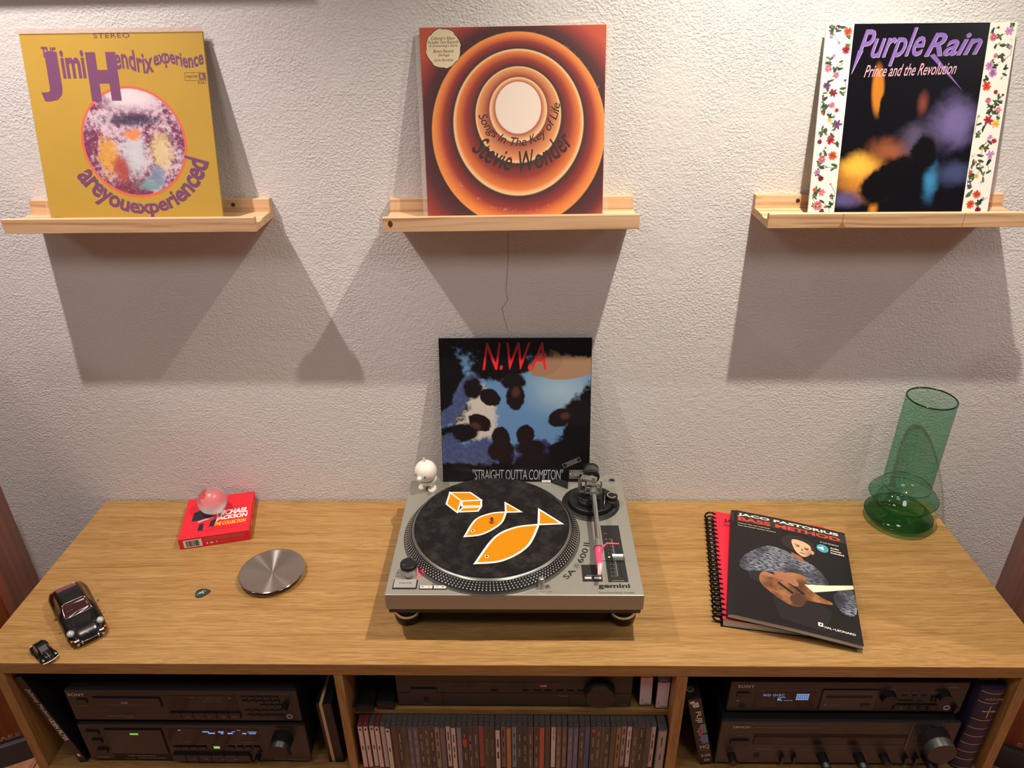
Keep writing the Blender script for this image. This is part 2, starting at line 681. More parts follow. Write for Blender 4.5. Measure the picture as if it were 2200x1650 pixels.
# --- yellow sleeve, left
k = NT('gold_paper', rough=0.5, spec=0.3)
GOLD = k.color(k.mix(k.noise(scale=14, detail=4), rgb(184, 146, 46), rgb(196, 158, 58)))
t = sleeve('record_sleeve', 'yellow record sleeve with purple lettering and a round picture', -0.8084, -0.0783, 0.6789, -0.0108, GOLD, mat('gold_edge', rgb(170, 136, 54), 0.6), 0.11)
cx, cy = px(0.545, 0.565)
k = NT('round_picture', rough=0.5, spec=0.3)
n1 = k.noise(scale=120, detail=5, rough=0.7)
n2 = k.noise(scale=26, detail=3)
c = k.mix(k.smooth(k.math('ADD', n1, k.math('MULTIPLY', n2, 0.8)), 0.78, 1.05), rgb(120, 44, 84), rgb(214, 190, 204))
c = k.mix(k.blob(cx + 0.005, cy + 0.075, 0.07, 0.035, 0.9, wob=0.6, wscale=60), c, rgb(226, 214, 220))
for bx, by, rx, ry, col in ((-0.048, -0.022, 0.026, 0.044, rgb(222, 160, 50)), (-0.002, -0.016, 0.030, 0.056, rgb(206, 206, 212)),
                            (0.0, 0.014, 0.022, 0.012, rgb(232, 130, 50)), (0.047, -0.016, 0.026, 0.042, rgb(226, 202, 150)),
                            (-0.02, -0.075, 0.045, 0.02, rgb(118, 34, 66)), (0.02, -0.072, 0.03, 0.014, rgb(120, 158, 164)),
                            (0.0, 0.038, 0.066, 0.013, rgb(52, 46, 78)), (-0.03, -0.045, 0.02, 0.03, rgb(176, 70, 60)), (0.035, -0.055, 0.018, 0.022, rgb(120, 140, 170))):
    c = k.mix(k.math('MULTIPLY', k.blob(cx + bx, cy + by, rx, ry, 0.6, wob=1.5, wscale=110), 0.88), c, col)
RPIC = k.color(c)
flat('picture_rim', [ell(cx, cy, 0.0935, 0.0935, 64)], mat('rim_orange', rgb(226, 100, 70), 0.6), t, z=0.0002)
flat('round_picture', [ell(cx, cy, 0.0890, 0.0890, 64)], RPIC, t, z=0.00028)
txt('lettering', 'STEREO', *px(0.405, 0.028), 0.062, 0.0075, mat('stereo_ink', rgb(104, 62, 60), 0.6), t, z=0.0003, bold=0.008, space=1.15)
txt('lettering', 'THE', *px(0.105, 0.12), 0.025, 0.017, PURPLE, t, z=0.0003, bold=0.045, ang=R(-4))
txt('lettering', 'J', *px(0.070, 0.345), 0.038, 0.079, PURPLE, t, z=0.00034, bold=0.05)
txt('lettering', 'imi', *px(0.205, 0.228), 0.041, 0.045, PURPLE, t, z=0.00038, bold=0.03)
txt('lettering', 'H', *px(0.345, 0.345), 0.052, 0.078, PURPLE, t, z=0.00042, bold=0.07)


def wave1(x, y):
    return (x, y + 0.004 * sin((x / LP) * 26))


txt('lettering', 'endrix', *px(0.50, 0.195), 0.066, 0.034, PURPLE, t, z=0.00046, bold=0.022, warp=wave1)
txt('lettering', 'experience', *px(0.715, 0.192), 0.086, 0.029, PURPLE, t, z=0.0005, bold=0.022, warp=wave1)
GOLDINK = mat('brown_ink', rgb(112, 78, 40), 0.6)
bx, by = px(0.875, 0.246)
flat('label_mark', strokes([(bx, by), (bx + 0.036, by), (bx + 0.036, by + 0.0125), (bx, by + 0.0125), (bx, by)], 0.0006), GOLDINK, t, z=0.0003)
txt('lettering', 'reprise', bx + 0.002, by + 0.0028, 0.020, 0.0068, GOLDINK, t, z=0.00032, shear=0.2)
flat('label_mark', [rect(bx + 0.0245, by + 0.0012, bx + 0.0355, by + 0.0115)], PURPLE, t, z=0.0003)
txt('lettering', 'R', bx + 0.0272, by + 0.0028, 0.0058, 0.007, GOLD, t, z=0.0004, bold=0.03)
txt('lettering', '6261', *px(0.943, 0.263), 0.0142, 0.0042, GOLDINK, t, z=0.0003)
txt('lettering', 'PRINTED IN U.S.A.', *px(0.022, 0.972), 0.017, 0.0018, GOLDINK, t, z=0.0003)


def arc_down(r0, a0, a1, x0, w, cx_, cy_):
    """bend lettering written along x0..x0+w so that it hangs in a bowl under a circle"""
    def f(x, y):
        a = a0 + (a1 - a0) * (x - x0) / w
        r = r0 - y
        return (cx_ + r * cos(a), cy_ + r * sin(a))
    return f


def swell(r0, a0, a1, x0, w, cx_, cy_):
    def f(x, y):
        u = (x - x0) / w
        a = a0 + (a1 - a0) * u
        r = r0 - (y - 0.5) * (0.032 + 0.026 * abs(2 * u - 1) ** 1.6)
        return (cx_ + r * cos(a), cy_ + r * sin(a))
    return f


txt('lettering', 'areyouexperienced', 0.0, 0.0, 1.0, 1.0, PURPLE, t, z=0.00044, bold=0.028, space=0.94, warp=swell(0.1150, R(206), R(344), 0.0, 1.0, cx + 0.004, cy + 0.002))

# clear outer bags
k = bpy.data.materials.new('clear_film')
k.use_nodes = True
nt = k.node_tree
nt.nodes.clear()
outn = nt.nodes.new('ShaderNodeOutputMaterial')
tr = nt.nodes.new('ShaderNodeBsdfTransparent')
gl = nt.nodes.new('ShaderNodeBsdfGlossy')
gl.inputs['Roughness'].default_value = 0.12
df = nt.nodes.new('ShaderNodeBsdfDiffuse')
df.inputs[0].default_value = rgb(236, 226, 214)
m1 = nt.nodes.new('ShaderNodeMixShader')
m1.inputs[0].default_value = 0.5
m2 = nt.nodes.new('ShaderNodeMixShader')
m2.inputs[0].default_value = 0.05
nt.links.new(df.outputs[0], m1.inputs[1])
nt.links.new(gl.outputs[0], m1.inputs[2])
nt.links.new(tr.outputs[0], m2.inputs[1])
nt.links.new(m1.outputs[0], m2.inputs[2])
nt.links.new(m2.outputs[0], outn.inputs[0])
FILM = k
FILMEDGE = mat('film_edge', rgb(226, 214, 204), 0.25, alpha=0.22)


def film(t, x0, x1, y0, y1, edges, crinkle=0.0):
    f = finish('outer_bag', box(NB(), x0, x1, y0, y1, -0.0045, 0.0014), FILM, t)
    for e in edges:
        flat('bag_edge', [rect(*e)], FILMEDGE, f, z=0.0017)
    if crinkle:
        bm = NB()
        n = 60
        lo, hi = [], []
        for i in range(n + 1):
            x = x0 + (x1 - x0) * i / n
            zz = 0.0018 + crinkle * sin(i * 1.7) * sin(i * 0.53)
            lo.append(bm.verts.new((x, y1 - 0.007, 0.0018)))
            hi.append(bm.verts.new((x, y1 + 0.0008, zz - 0.001)))
        for i in range(n):
            bm.faces.new((lo[i], lo[i + 1], hi[i + 1], hi[i]))
        finish('bag_flap', bm, mat('film_flap', rgb(196, 168, 156), 0.08, coat=1.0, alpha=0.6), f, smooth=180)


film(t, -0.0045, LP + 0.0012, 0.0, LP + 0.006, [(-0.0045, 0.0, -0.0006, LP)], 0.0009)

# --- orange sleeve, middle
k = NT('sunset_rings', rough=0.5, spec=0.3)
sep = k.n('ShaderNodeSeparateXYZ')
k.link(k.co, sep.inputs[0])
X0, Y0 = px(0.525, 0.365)
dx = k.math('SUBTRACT', sep.outputs[0], X0)
dyn = k.math('SUBTRACT', sep.outputs[1], Y0)
# distance measured so that larger rings sink lower on the sleeve
dd = k.math('SQRT', k.math('ADD', k.math('MULTIPLY', dx, dx), k.math('MULTIPLY', dyn, dyn)))
rr = k.math('ADD', dd, k.math('MULTIPLY', dyn, 0.34))
dk, mr, og, cr = rgb(58, 26, 34), rgb(150, 50, 44), rgb(226, 122, 58), rgb(240, 204, 150)
st = [(0.0, rgb(232, 214, 202)), (0.183, rgb(232, 214, 202)), (0.190, rgb(176, 70, 48)), (0.232, cr), (0.238, rgb(140, 48, 46)),
      (0.33, rgb(226, 150, 96)), (0.345, cr), (0.352, dk), (0.43, mr), (0.50, og), (0.528, cr), (0.536, dk), (0.575, rgb(110, 36, 40)), (0.615, mr),
      (0.67, og), (0.708, rgb(236, 150, 76)), (0.714, dk), (0.80, rgb(84, 34, 40)), (0.90, rgb(150, 52, 46)), (1.0, rgb(190, 78, 50))]
rcol = k.ramp(k.math('MULTIPLY', rr, 5.0, True), st)
warm = k.blob(*px(0.95, 1.0), 0.16, 0.09, 1.0)
rcol = k.mix(k.math('MULTIPLY', warm, k.smooth(rr, 0.165, 0.2)), rcol, rgb(238, 128, 44))
wear = k.noise(scale=90, detail=6, rough=0.75)
ringw = k.math('ABSOLUTE', k.math('SUBTRACT', k.math('SQRT', k.math('ADD', k.math('POWER', k.math('SUBTRACT', sep.outputs[0], LP * 0.53), 2.0), k.math('POWER', k.math('SUBTRACT', sep.outputs[1], LP * 0.50), 2.0))), 0.146))
scuff = k.math('MULTIPLY', k.smooth(ringw, 0.006, 0.0005), k.smooth(wear, 0.52, 0.66))
rcol = k.mix(k.math('MULTIPLY', scuff, 0.5), rcol, rgb(196, 160, 150))
RINGS = k.color(rcol)
t = sleeve('record_sleeve', 'orange and maroon record sleeve with concentric rings and a round cream sticker', -0.1247, -0.0694, 0.6796, -0.0087, RINGS, mat('worn_edge', rgb(206, 150, 130), 0.7), 0.37)
sx, sy = px(0.125, 0.105)
jag = [(sx + (0.0292 + 0.0009 * ((i * 7919) % 5 - 2) / 2) * cos(2 * pi * i / 40), sy + (0.0305 + 0.0009 * ((i * 104729) % 5 - 2) / 2) * sin(2 * pi * i / 40)) for i in range(40)]
flat('sticker_border', [[(sx + (x - sx) * 1.035, sy + (y - sy) * 1.035) for x, y in jag]], INK, t, z=0.0002)
st_o = flat('sticker', [jag], mat('sticker_cream', rgb(226, 206, 170), 0.6), t, z=0.00028)
for i, (s_, w_, dy_) in enumerate((("Collector's Album", 0.040, 0.0135), ('Includes Two Records', 0.052, 0.0075), ("A Something's Extra", 0.049, 0.0012), ('Bonus Record', 0.035, -0.0065), ('24-Page', 0.020, -0.0135), ('Lyric Booklet', 0.033, -0.0212))):
    txt('lettering', s_, sx - w_ / 2, sy + dy_, w_, 0.0054, INK, st_o, z=0.00034, shear=0.35)
SCRIPT = mat('script_ink', rgb(44, 22, 24), 0.55)
txt('lettering', 'Songs In The Key of Life', 0, 0, 1.0, 1.0, SCRIPT, t, z=0.0003, shear=0.22, bold=0.004, space=0.95,
    warp=lambda x, y: (X0 + (0.0770 - 0.0190 * y) * cos(R(196) + R(162) * x), Y0 - 0.005 + (0.0770 - 0.0190 * y) * sin(R(196) + R(162) * x)))
txt('lettering', 'Stevie Wonder', 0, 0, 1.0, 1.0, SCRIPT, t, z=0.0003, shear=0.25, bold=0.012,
    warp=lambda x, y: (X0 + 0.002 + (0.1165 - 0.0350 * y) * cos(R(222) + R(104) * x), Y0 - 0.004 + (0.1165 - 0.0350 * y) * sin(R(222) + R(104) * x)))
film(t, -0.0075, LP + 0.0095, 0.0, LP + 0.003, [(-0.0075, 0.0, -0.0005, LP + 0.002), (LP + 0.0006, 0.0, LP + 0.0095, LP + 0.002)])

# --- flowered sleeve, right
k = NT('petal_paper', rough=0.45, spec=0.35)
PETALP = k.color(k.mix(k.smooth(k.noise(scale=60, detail=4), 0.62, 0.75), rgb(236, 230, 220), rgb(206, 198, 190)))
t = sleeve('record_sleeve', 'record sleeve with a dark centre panel, purple lettering and flowered side strips', 0.5523, -0.0819, 0.6799, -0.0136, PETALP, mat('white_edge', rgb(228, 222, 212), 0.6), -0.08)
rnd = random.Random(21)
leafm = [mat('leaf_ink_%d' % i, c_, 0.6) for i, c_ in enumerate((rgb(74, 92, 64), rgb(96, 116, 70), rgb(58, 72, 60)))]
petm = [mat('petal_ink_%d' % i, c_, 0.6) for i, c_ in enumerate((rgb(176, 44, 58), rgb(214, 112, 140), rgb(222, 92, 62), rgb(196, 132, 190), rgb(112, 66, 108), rgb(134, 32, 48), rgb(232, 186, 70)))]
petals = {i: [] for i in range(7)}
stems, leaves = {0: [], 1: [], 2: []}, {0: [], 1: [], 2: []}
for side in (0, 1):
    a, b = (0.004, LP * 0.138) if side == 0 else (LP * 0.862, LP - 0.004)
    for i in range(34):
        x, y = a + (b - a) * ((i * 0.618 + rnd.uniform(-0.12, 0.12)) % 1.0), LP * (i + rnd.uniform(0.1, 0.9)) / 34
        y = min(max(y, 0.006), LP - 0.006)
        q = rnd.randrange(3)
        ang = rnd.uniform(0, 2 * pi)
        L = rnd.uniform(0.012, 0.034)
        pts = [(x, y)]
        for s_ in (0.5, 1.0):
            X, Y = x + L * s_ * cos(ang + s_ * 0.5), y + L * s_ * sin(ang + s_ * 0.5)
            pts.append((min(max(X, a), b), min(max(Y, 0.003), LP - 0.003)))
        stems[q] += strokes(pts, 0.0007)
        for _ in range(4):
            la = rnd.uniform(0, 2 * pi)
            ll = rnd.uniform(0.003, 0.0065)
            mx, my = pts[rnd.randrange(1, 3)]
            mx, my = min(max(mx + 0.002 * cos(la), a + ll), b - ll), min(max(my + 0.002 * sin(la), ll), LP - ll)
            leaves[rnd.randrange(3)].append(ell(mx, my, ll, ll * 0.38, 8, la))
        r_ = rnd.uniform(0.0026, 0.0088) if i % 3 else 0.0022
        x, y = min(max(x, a + r_), b - r_), min(max(y, r_), LP - r_)
        q = rnd.choice((0, 0, 1, 1, 2, 3, 3, 4, 5, 6))
        npet = rnd.choice((6, 8, 10))
        for j in range(npet):
            pa = 2 * pi * j / npet + rnd.uniform(-0.2, 0.2)
            petals[q].append(ell(x + r_ * 0.55 * cos(pa), y + r_ * 0.55 * sin(pa), r_ * 0.52, r_ * 0.26, 8, pa))
        petals[(q + 5) % 7 if q != 6 else 2].append(ell(x, y, r_ * 0.22, None, 8))
for q in range(3):
    props(flat('printed_stems', stems[q], leafm[q], t, z=0.0002 + 0.00001 * q), kind='stuff')
    props(flat('printed_leaves', leaves[q], leafm[q], t, z=0.00024 + 0.00001 * q), kind='stuff')
for q in petals:
    if petals[q]:
        props(flat('printed_petals', petals[q], petm[q], t, z=0.0003 + 0.00002 * q), kind='stuff')
k = NT('night_picture', rough=0.25, spec=0.45)
c = rgb(14, 12, 20)
c = k.mix(k.blob(*px(0.31, 0.33), 0.013, 0.050, 0.5, 0.08), (c), rgb(196, 120, 40))
for u, v, rx, ry, col, w, ws in ((0.30, 0.78, 0.075, 0.050, rgb(214, 140, 60), 0.7, 22), (0.25, 0.72, 0.05, 0.028, rgb(240, 186, 70), 0.8, 30), (0.42, 0.64, 0.05, 0.03, rgb(150, 84, 54), 0.9, 26),
                                 (0.74, 0.50, 0.055, 0.060, rgb(112, 100, 150), 0.9, 22), (0.56, 0.58, 0.05, 0.04, rgb(86, 78, 104), 0.9, 25), (0.20, 0.90, 0.04, 0.02, rgb(92, 82, 128), 0.9, 26),
                                 (0.66, 0.80, 0.018, 0.050, rgb(58, 130, 178), 0.7, 40), (0.78, 0.76, 0.05, 0.03, rgb(66, 74, 112), 1.0, 25), (0.56, 0.40, 0.014, 0.028, rgb(120, 62, 54), 0.5, 30), (0.36, 0.95, 0.012, 0.016, rgb(206, 128, 40), 0.6, 40)):
    c = k.mix(k.blob(*px(u, v), rx, ry, 0.9, wob=w, wscale=ws), c, col)
for u, v, rx, ry in ((0.48, 0.78, 0.05, 0.040), (0.36, 0.84, 0.032, 0.034), (0.60, 0.66, 0.026, 0.040), (0.36, 0.42, 0.012, 0.035)):
    c = k.mix(k.blob(*px(u, v), rx, ry, 0.35, wob=0.7, wscale=34), c, rgb(15, 12, 17))
NIGHT = k.color(c)
flat('centre_picture', [pp((0.146, 0.999), (0.855, 0.999), (0.855, 0.001), (0.146, 0.001))], NIGHT, t, z=0.0005)
LILAC = mat('lilac_ink', rgb(128, 96, 172), 0.5)
LILACL = mat('lilac_highlight', rgb(196, 176, 206), 0.5)
for dz, off, mm in ((0.0006, 0.0009, LILACL), (0.00075, 0.0, LILAC)):
    txt('lettering', 'Purple', px(0.175, 0.195)[0] + off, px(0, 0.215)[1] - off * 0.8, 0.112, 0.058, mm, t, z=dz, shear=0.45, bold=0.012, ang=R(2))
    txt('lettering', 'Rain', px(0.53, 0.165)[0] + off, px(0, 0.165)[1] - off * 0.8, 0.094, 0.036, mm, t, z=dz, shear=0.45, bold=0.016, ang=R(2))
    flat('flourish', [[(px(0.56, 0.16)[0] + off, px(0, 0.16)[1] - off), (px(0.585, 0.16)[0] + off, px(0, 0.15)[1] - off), (px(0.76, 0.34)[0] + off, px(0, 0.335)[1] - off)]], mm, t, z=dz + 0.00004)
    flat('flourish', [[(px(0.155, 0.25)[0] + off, px(0, 0.25)[1] - off), (px(0.18, 0.13)[0] + off, px(0, 0.13)[1] - off), (px(0.205, 0.13)[0] + off, px(0, 0.13)[1] - off)]], mm, t, z=dz + 0.00004)
txt('lettering', 'Prince and the Revolution', *px(0.225, 0.265), 0.154, 0.019, mat('pink_ink', rgb(206, 160, 176), 0.5), t, z=0.0008, shear=0.5, bold=0.006, ang=R(1.5))

# --- black and blue sleeve standing on the turntable
k = NT('blue_picture', rough=0.3, spec=0.45)
nz = k.noise(scale=60, detail=5, rough=0.65)
c = k.mix(k.smooth(nz, 0.45, 0.75), rgb(18, 15, 17), rgb(28, 24, 27))
BLUEBASE = k.color(c)
t = sleeve('record_sleeve', 'black record sleeve with a sky blue picture and red lettering, standing on the turntable', -0.1275, -0.0815, 0.1092, -0.0092, BLUEBASE, mat('black_edge', rgb(24, 22, 22), 0.5), 0.0)
k = NT('sky_print', rough=0.3, spec=0.45)
c = k.mix(k.blob(*px(0.80, 0.35), 0.10, 0.08, 1.0, wob=0.5, wscale=14), rgb(96, 134, 176), rgb(150, 176, 190))
BLK = rgb(19, 16, 18)
den = k.mix(k.noise(scale=110, detail=4), rgb(34, 42, 76), rgb(92, 106, 148))


def B4(u, v, rx, ry, col, rot=0.0, soft=0.25, wob=0.7, ws=70):
    global c
    c = k.mix(k.blob(*px(u, v), rx, ry, soft, rot, wob, ws), c, col)


B4(0.22, 0.50, 0.052, 0.085, rgb(196, 188, 178), 0.25)              # pale wall
B4(0.90, 0.17, 0.085, 0.032, rgb(158, 126, 98), 0.22, 0.08, 0.12)      # tan roof
B4(0.70, 0.17, 0.040, 0.026, rgb(150, 118, 92), 0.5, 0.08, 0.12)
B4(0.45, -0.04, 0.20, 0.062, BLK)
B4(0.40, 0.17, 0.075, 0.042, BLK, 0.1)
B4(0.02, 0.25, 0.055, 0.120, BLK, 0.25)
B4(0.93, 0.06, 0.060, 0.024, BLK)
B4(0.16, 0.36, 0.020, 0.050, den, -0.5)
B4(0.06, 0.52, 0.018, 0.044, den, -0.9)
B4(0.09, 0.66, 0.050, 0.024, BLK, 0.1)
B4(0.04, 0.80, 0.040, 0.050, den)
B4(0.28, 0.83, 0.066, 0.052, den, 0.2)
B4(0.46, 0.97, 0.180, 0.038, BLK)
B4(0.43, 0.80, 0.022, 0.040, BLK)
B4(0.63, 0.80, 0.052, 0.034, rgb(58, 56, 104), 0.3)
B4(0.66, 0.88, 0.070, 0.036, rgb(26, 20, 24))
B4(0.97, 0.62, 0.052, 0.120, BLK, -0.25)
B4(0.88, 0.80, 0.060, 0.050, BLK)
for u, v, rx, ry in ((0.49, 0.29, 0.030, 0.020), (0.22, 0.34, 0.024, 0.026), (0.16, 0.64, 0.036, 0.022), (0.38, 0.78, 0.026, 0.026), (0.60, 0.76, 0.040, 0.022), (0.92, 0.50, 0.034, 0.032)):
    B4(u, v, rx, ry, rgb(26, 21, 24), 0.0, 0.3, 0.8, 50)
for u, v, rx, ry, ro in ((0.50, 0.40, 0.021, 0.030, 0.0), (0.33, 0.40, 0.026, 0.019, -0.5), (0.26, 0.575, 0.028, 0.019, -0.5), (0.40, 0.68, 0.021, 0.026, 0.1), (0.565, 0.665, 0.021, 0.025, -0.1), (0.80, 0.54, 0.030, 0.021, 0.4)):
    B4(u, v, rx, ry, rgb(30, 23, 24), ro, 0.16, 0.45, 90)
for u, v, rx, ry, ro in ((0.505, 0.365, 0.012, 0.016, 0.0), (0.235, 0.60, 0.016, 0.010, -0.5), (0.83, 0.53, 0.014, 0.011, 0.2)):
    B4(u, v, rx, ry, rgb(78, 48, 42), ro, 0.7, 0.6, 70)
B4(0.07, 0.93, 0.10, 0.024, BLK)
B4(0.9, 0.94, 0.12, 0.030, BLK)
SKYP = k.color(c)
flat('front_picture', [pp((0.003, 0.997), (0.997, 0.997), (0.997, 0.003), (0.003, 0.003))], SKYP, t, z=0.0002)
REDI = NT('red_ink', rough=0.4)
sep = REDI.n('ShaderNodeSeparateXYZ')
REDI.link(REDI.co, sep.inputs[0])
REDI.color(REDI.mix(REDI.smooth(sep.outputs[1], LP * 0.80, LP * 0.97), rgb(228, 38, 48), rgb(142, 28, 40)))
txt('lettering', 'N.W.A', *px(0.285, 0.215), 0.132, 0.058, REDI.m, t, z=0.0004, shear=0.25, bold=0.004, space=0.95, ang=R(0.5))
txt('lettering', '"STRAIGHT OUTTA COMPTON"', *px(0.205, 0.985), 0.194, 0.024, mat('silver_ink', rgb(168, 168, 172), 0.5), t, z=0.0004, bold=-0.006, shear=0.05, space=0.9)
bx, by = px(0.865, 0.975)
flat('advisory_frame', strokes([(bx, by), (bx + 0.038, by), (bx + 0.038, by + 0.0185), (bx, by + 0.0185), (bx, by)], 0.0006), GREYP, t, z=0.0004)
flat('advisory_panel', [rect(bx + 0.0008, by + 0.0062, bx + 0.0372, by + 0.0128)], GREYP, t, z=0.0004)
txt('lettering', 'PARENTAL', bx + 0.003, by + 0.0138, 0.032, 0.0036, GREYP, t, z=0.00042, bold=0.02, space=1.2)
txt('lettering', 'ADVISORY', bx + 0.002, by + 0.0071, 0.034, 0.0048, INK, t, z=0.00046, bold=0.03)
txt('lettering', 'EXPLICIT CONTENT', bx + 0.002, by + 0.0016, 0.034, 0.0034, GREYP, t, z=0.00042, bold=0.01)
bx, by = px(0.828, 0.90)
ca, sa = cos(R(24)), sin(R(24))
rot2 = lambda pts: [(bx + x * ca - y * sa, by + x * sa + y * ca) for x, y in pts]
flat('notice_frame', strokes(rot2([(0, 0), (0.039, 0), (0.039, 0.0092), (0, 0.0092), (0, 0)]), 0.0005), GREYP, t, z=0.0004)
flat('notice_lines', [rot2(rect(0.006, 0.0066, 0.034, 0.0072)), rot2(rect(0.009, 0.0042, 0.032, 0.0048)), rot2(rect(0.006, 0.0018, 0.034, 0.0023))], GREYP, t, z=0.0004)
# ------------------------------------------------------------------ turntable
TW, TD, TH = 0.455, 0.364, 0.1085
tt = thing('turntable', 'silver record turntable with a straight tonearm and pink headshell', 'turntable', (0.030, -0.2372, 0))
hw, hd = TW / 2, TD / 2
finish('plinth', box(NB(), -hw, hw, -hd, hd, 0.0745, TH, 0.0016, 2), SILVER, tt)
finish('base', prism(NB(), [(-hd + 0.004, 0.0745), (-hd + 0.009, 0.058), (-hd + 0.030, 0.040), (hd - 0.030, 0.040), (hd - 0.009, 0.058), (hd - 0.004, 0.0745)], -hw + 0.003, hw - 0.003, 'x'), SATIN, tt)
for fx in (-0.200, 0.200):
    for fy in (-0.127, 0.135):
        f = finish('foot', lathe(NB(), [(0, 0), (0.021, 0), (0.0245, 0.004), (0.0258, 0.012), (0.0258, 0.020), (0.0240, 0.025), (0.0215, 0.028), (0.0210, 0.057), (0, 0.057)], 32, (fx, fy, 0)), BLACK, tt, smooth=40)
        finish('foot_ring', lathe(NB(), [(0.0259, 0.0205), (0.0262, 0.0220), (0.0244, 0.0262), (0.0238, 0.0250), (0.0252, 0.0212)], 32, (fx, fy, 0), close=True), CHROME, f, smooth=60)
PC = (-0.045, -0.013)
RIM = mat('platter_rim', rgb(150, 148, 142), 0.28, 0.9)
pl = finish('platter', lathe(NB(), [(0, TH - 0.001), (0.1675, TH - 0.001), (0.1685, TH + 0.0015), (0.1680, TH + 0.0035), (0.1535, TH + 0.0205), (0.1515, TH + 0.0215), (0, TH + 0.0215)], 128, (*PC, 0)), RIM, tt, smooth=30)
finish('strobe_band', lathe(NB(), [(0.1672, TH + 0.0048), (0.1552, TH + 0.0190)], 128, (*PC, 0.0)), mat('strobe_black', rgb(26, 25, 25), 0.4), pl, smooth=40).location.z = 0.0004
bm = NB()
for row in range(4):
    f_ = 0.16 + row * 0.23
    r = 0.1672 + (0.1552 - 0.1672) * f_
    z = TH + 0.0048 + (0.0190 - 0.0048) * f_ + 0.0012
    nd = (150, 156, 162, 168)[row]
    ds = (0.0014, 0.0012, 0.0012, 0.0010)[row]
    er = Vector((-0.012, 0.0142)).normalized()
    for i in range(nd):
        a = 2 * pi * (i + 0.5 * (row % 2)) / nd
        ca, sa = cos(a), sin(a)
        vs = []
        for kx, ky in ((-1, -0.5), (-0.5, -1), (0.5, -1), (1, -0.5), (1, 0.5), (0.5, 1), (-0.5, 1), (-1, 0.5)):
            rr = r + er[0] * ds * ky + 0.0006
            zz = z + er[1] * ds * ky
            tx, ty = -sa * kx * ds, ca * kx * ds
            vs.append(bm.verts.new((PC[0] + rr * ca + tx, PC[1] + rr * sa + ty, zz)))
        bm.faces.new(vs)
props(finish('strobe_dots', bm, mat('strobe_dot', rgb(226, 224, 216), 0.25, 0.6), pl), kind='stuff')
finish('spindle', lathe(NB(), [(0, TH + 0.02), (0.0036, TH + 0.02), (0.0036, TH + 0.033), (0.0022, TH + 0.0365), (0, TH + 0.037)], 20, (*PC, 0)), mat('brass_steel', rgb(150, 126, 108), 0.25, 0.9), tt, smooth=40)
finish('platter_well', lathe(NB(), [(0.1690, TH + 0.0003), (0.1712, TH + 0.0003)], 128, (*PC, 0)), mat('well_shadow', rgb(64, 62, 58), 0.5), tt)

# controls, left
kn = finish('start_tower', lathe(NB(), [(0, TH), (0.0155, TH), (0.0155, TH + 0.016), (0.0145, TH + 0.0175), (0, TH + 0.0175)], 40, (-0.1908, -0.128, 0)), ALU, tt, smooth=30)
finish('start_knob', lathe(NB(), [(0.0148, TH + 0.0175), (0.0156, TH + 0.0185), (0.0150, TH + 0.0245), (0.0138, TH + 0.0255), (0, TH + 0.0255)], 40, (-0.1908, -0.128, 0)), BLACK, kn, smooth=30)
flat('knob_mark', ringpoly(-0.1908, -0.128, 0.0122, 0.0128, R(20), R(75), 8) + strokes([(-0.2005, -0.1325), (-0.1955, -0.1350)], 0.0008), DIM, kn, z=TH + 0.0257)
finish('strobe_lamp', box(NB(), -0.1768, -0.1752, -0.1315, -0.1245, TH + 0.003, TH + 0.010), mat('red_lamp', rgb(255, 40, 70), 0.3, emit=(1.0, 0.02, 0.10, 1), estr=9.0), kn)
TOP = TH + 0.0002
flat('button_frame', [rect(-0.2165, -0.1680, -0.1728, -0.1438)], INK, tt, z=TOP)
b_ = finish('start_stop_button', box(NB(), -0.2145, -0.1748, -0.1660, -0.1456, TH, TH + 0.0028, 0.0006, 1), mat('button_grey', rgb(170, 168, 164), 0.4, 0.3), tt)
txt('lettering', 'START/STOP', -0.2055, -0.1572, 0.0225, 0.0034, INK, b_, z=TH + 0.0030)
flat('button_frame', [rect(-0.1688, -0.1690, -0.1192, -0.1588)], INK, tt, z=TOP)
for i in range(2):
    x = -0.1672 + i * 0.0246
    b_ = finish('speed_button', box(NB(), x, x + 0.0222, -0.1676, -0.1604, TH, TH + 0.0024, 0.0005, 1), mat('button_white', rgb(206, 200, 188), 0.4), tt)
    txt('lettering', ('33', '45')[i], x + (0.0145, 0.0042)[i], -0.1655, 0.0032, 0.0030, INK, b_, z=TH + 0.0026)
    flat('button_mark', [rect(x + (0.003, 0.0145)[i], -0.1648, x + (0.0065, 0.018)[i], -0.1632)], INK, b_, z=TH + 0.0026)
txt('lettering', 'SPEED', -0.1478, -0.1572, 0.0100, 0.0024, INK, tt, z=TOP)
txt('lettering', '33', -0.2135, -0.1275, 0.0034, 0.0026, INK, tt, z=TOP)
txt('lettering', '45', -0.2148, -0.1370, 0.0034, 0.0026, INK, tt, z=TOP)
flat('guide_lines', strokes([(-0.2085, -0.1262), (-0.2060, -0.1262)], 0.0004) + strokes([(-0.2095, -0.1358), (-0.2066, -0.1358)], 0.0004), INK, tt, z=TOP)
# target light
tl = finish('target_light', lathe(NB(), [(0, TH), (0.0058, TH), (0.0056, TH + 0.0205), (0.0046, TH + 0.0225), (0.0028, TH + 0.0232), (0, TH + 0.0232)], 24, (0.0478, -0.1632, 0)), ALU, tt, smooth=35)
finish('target_light_button', lathe(NB(), [(0, TH), (0.0042, TH), (0.0040, TH + 0.0016), (0.0022, TH + 0.0020), (0, TH + 0.0012)], 20, (0.0592, -0.1612, 0)), STEEL, tt, smooth=40)
txt('lettering', 'TARGET LIGHT', 0.0426, -0.1745, 0.0245, 0.0026, INK, tt, z=TOP)
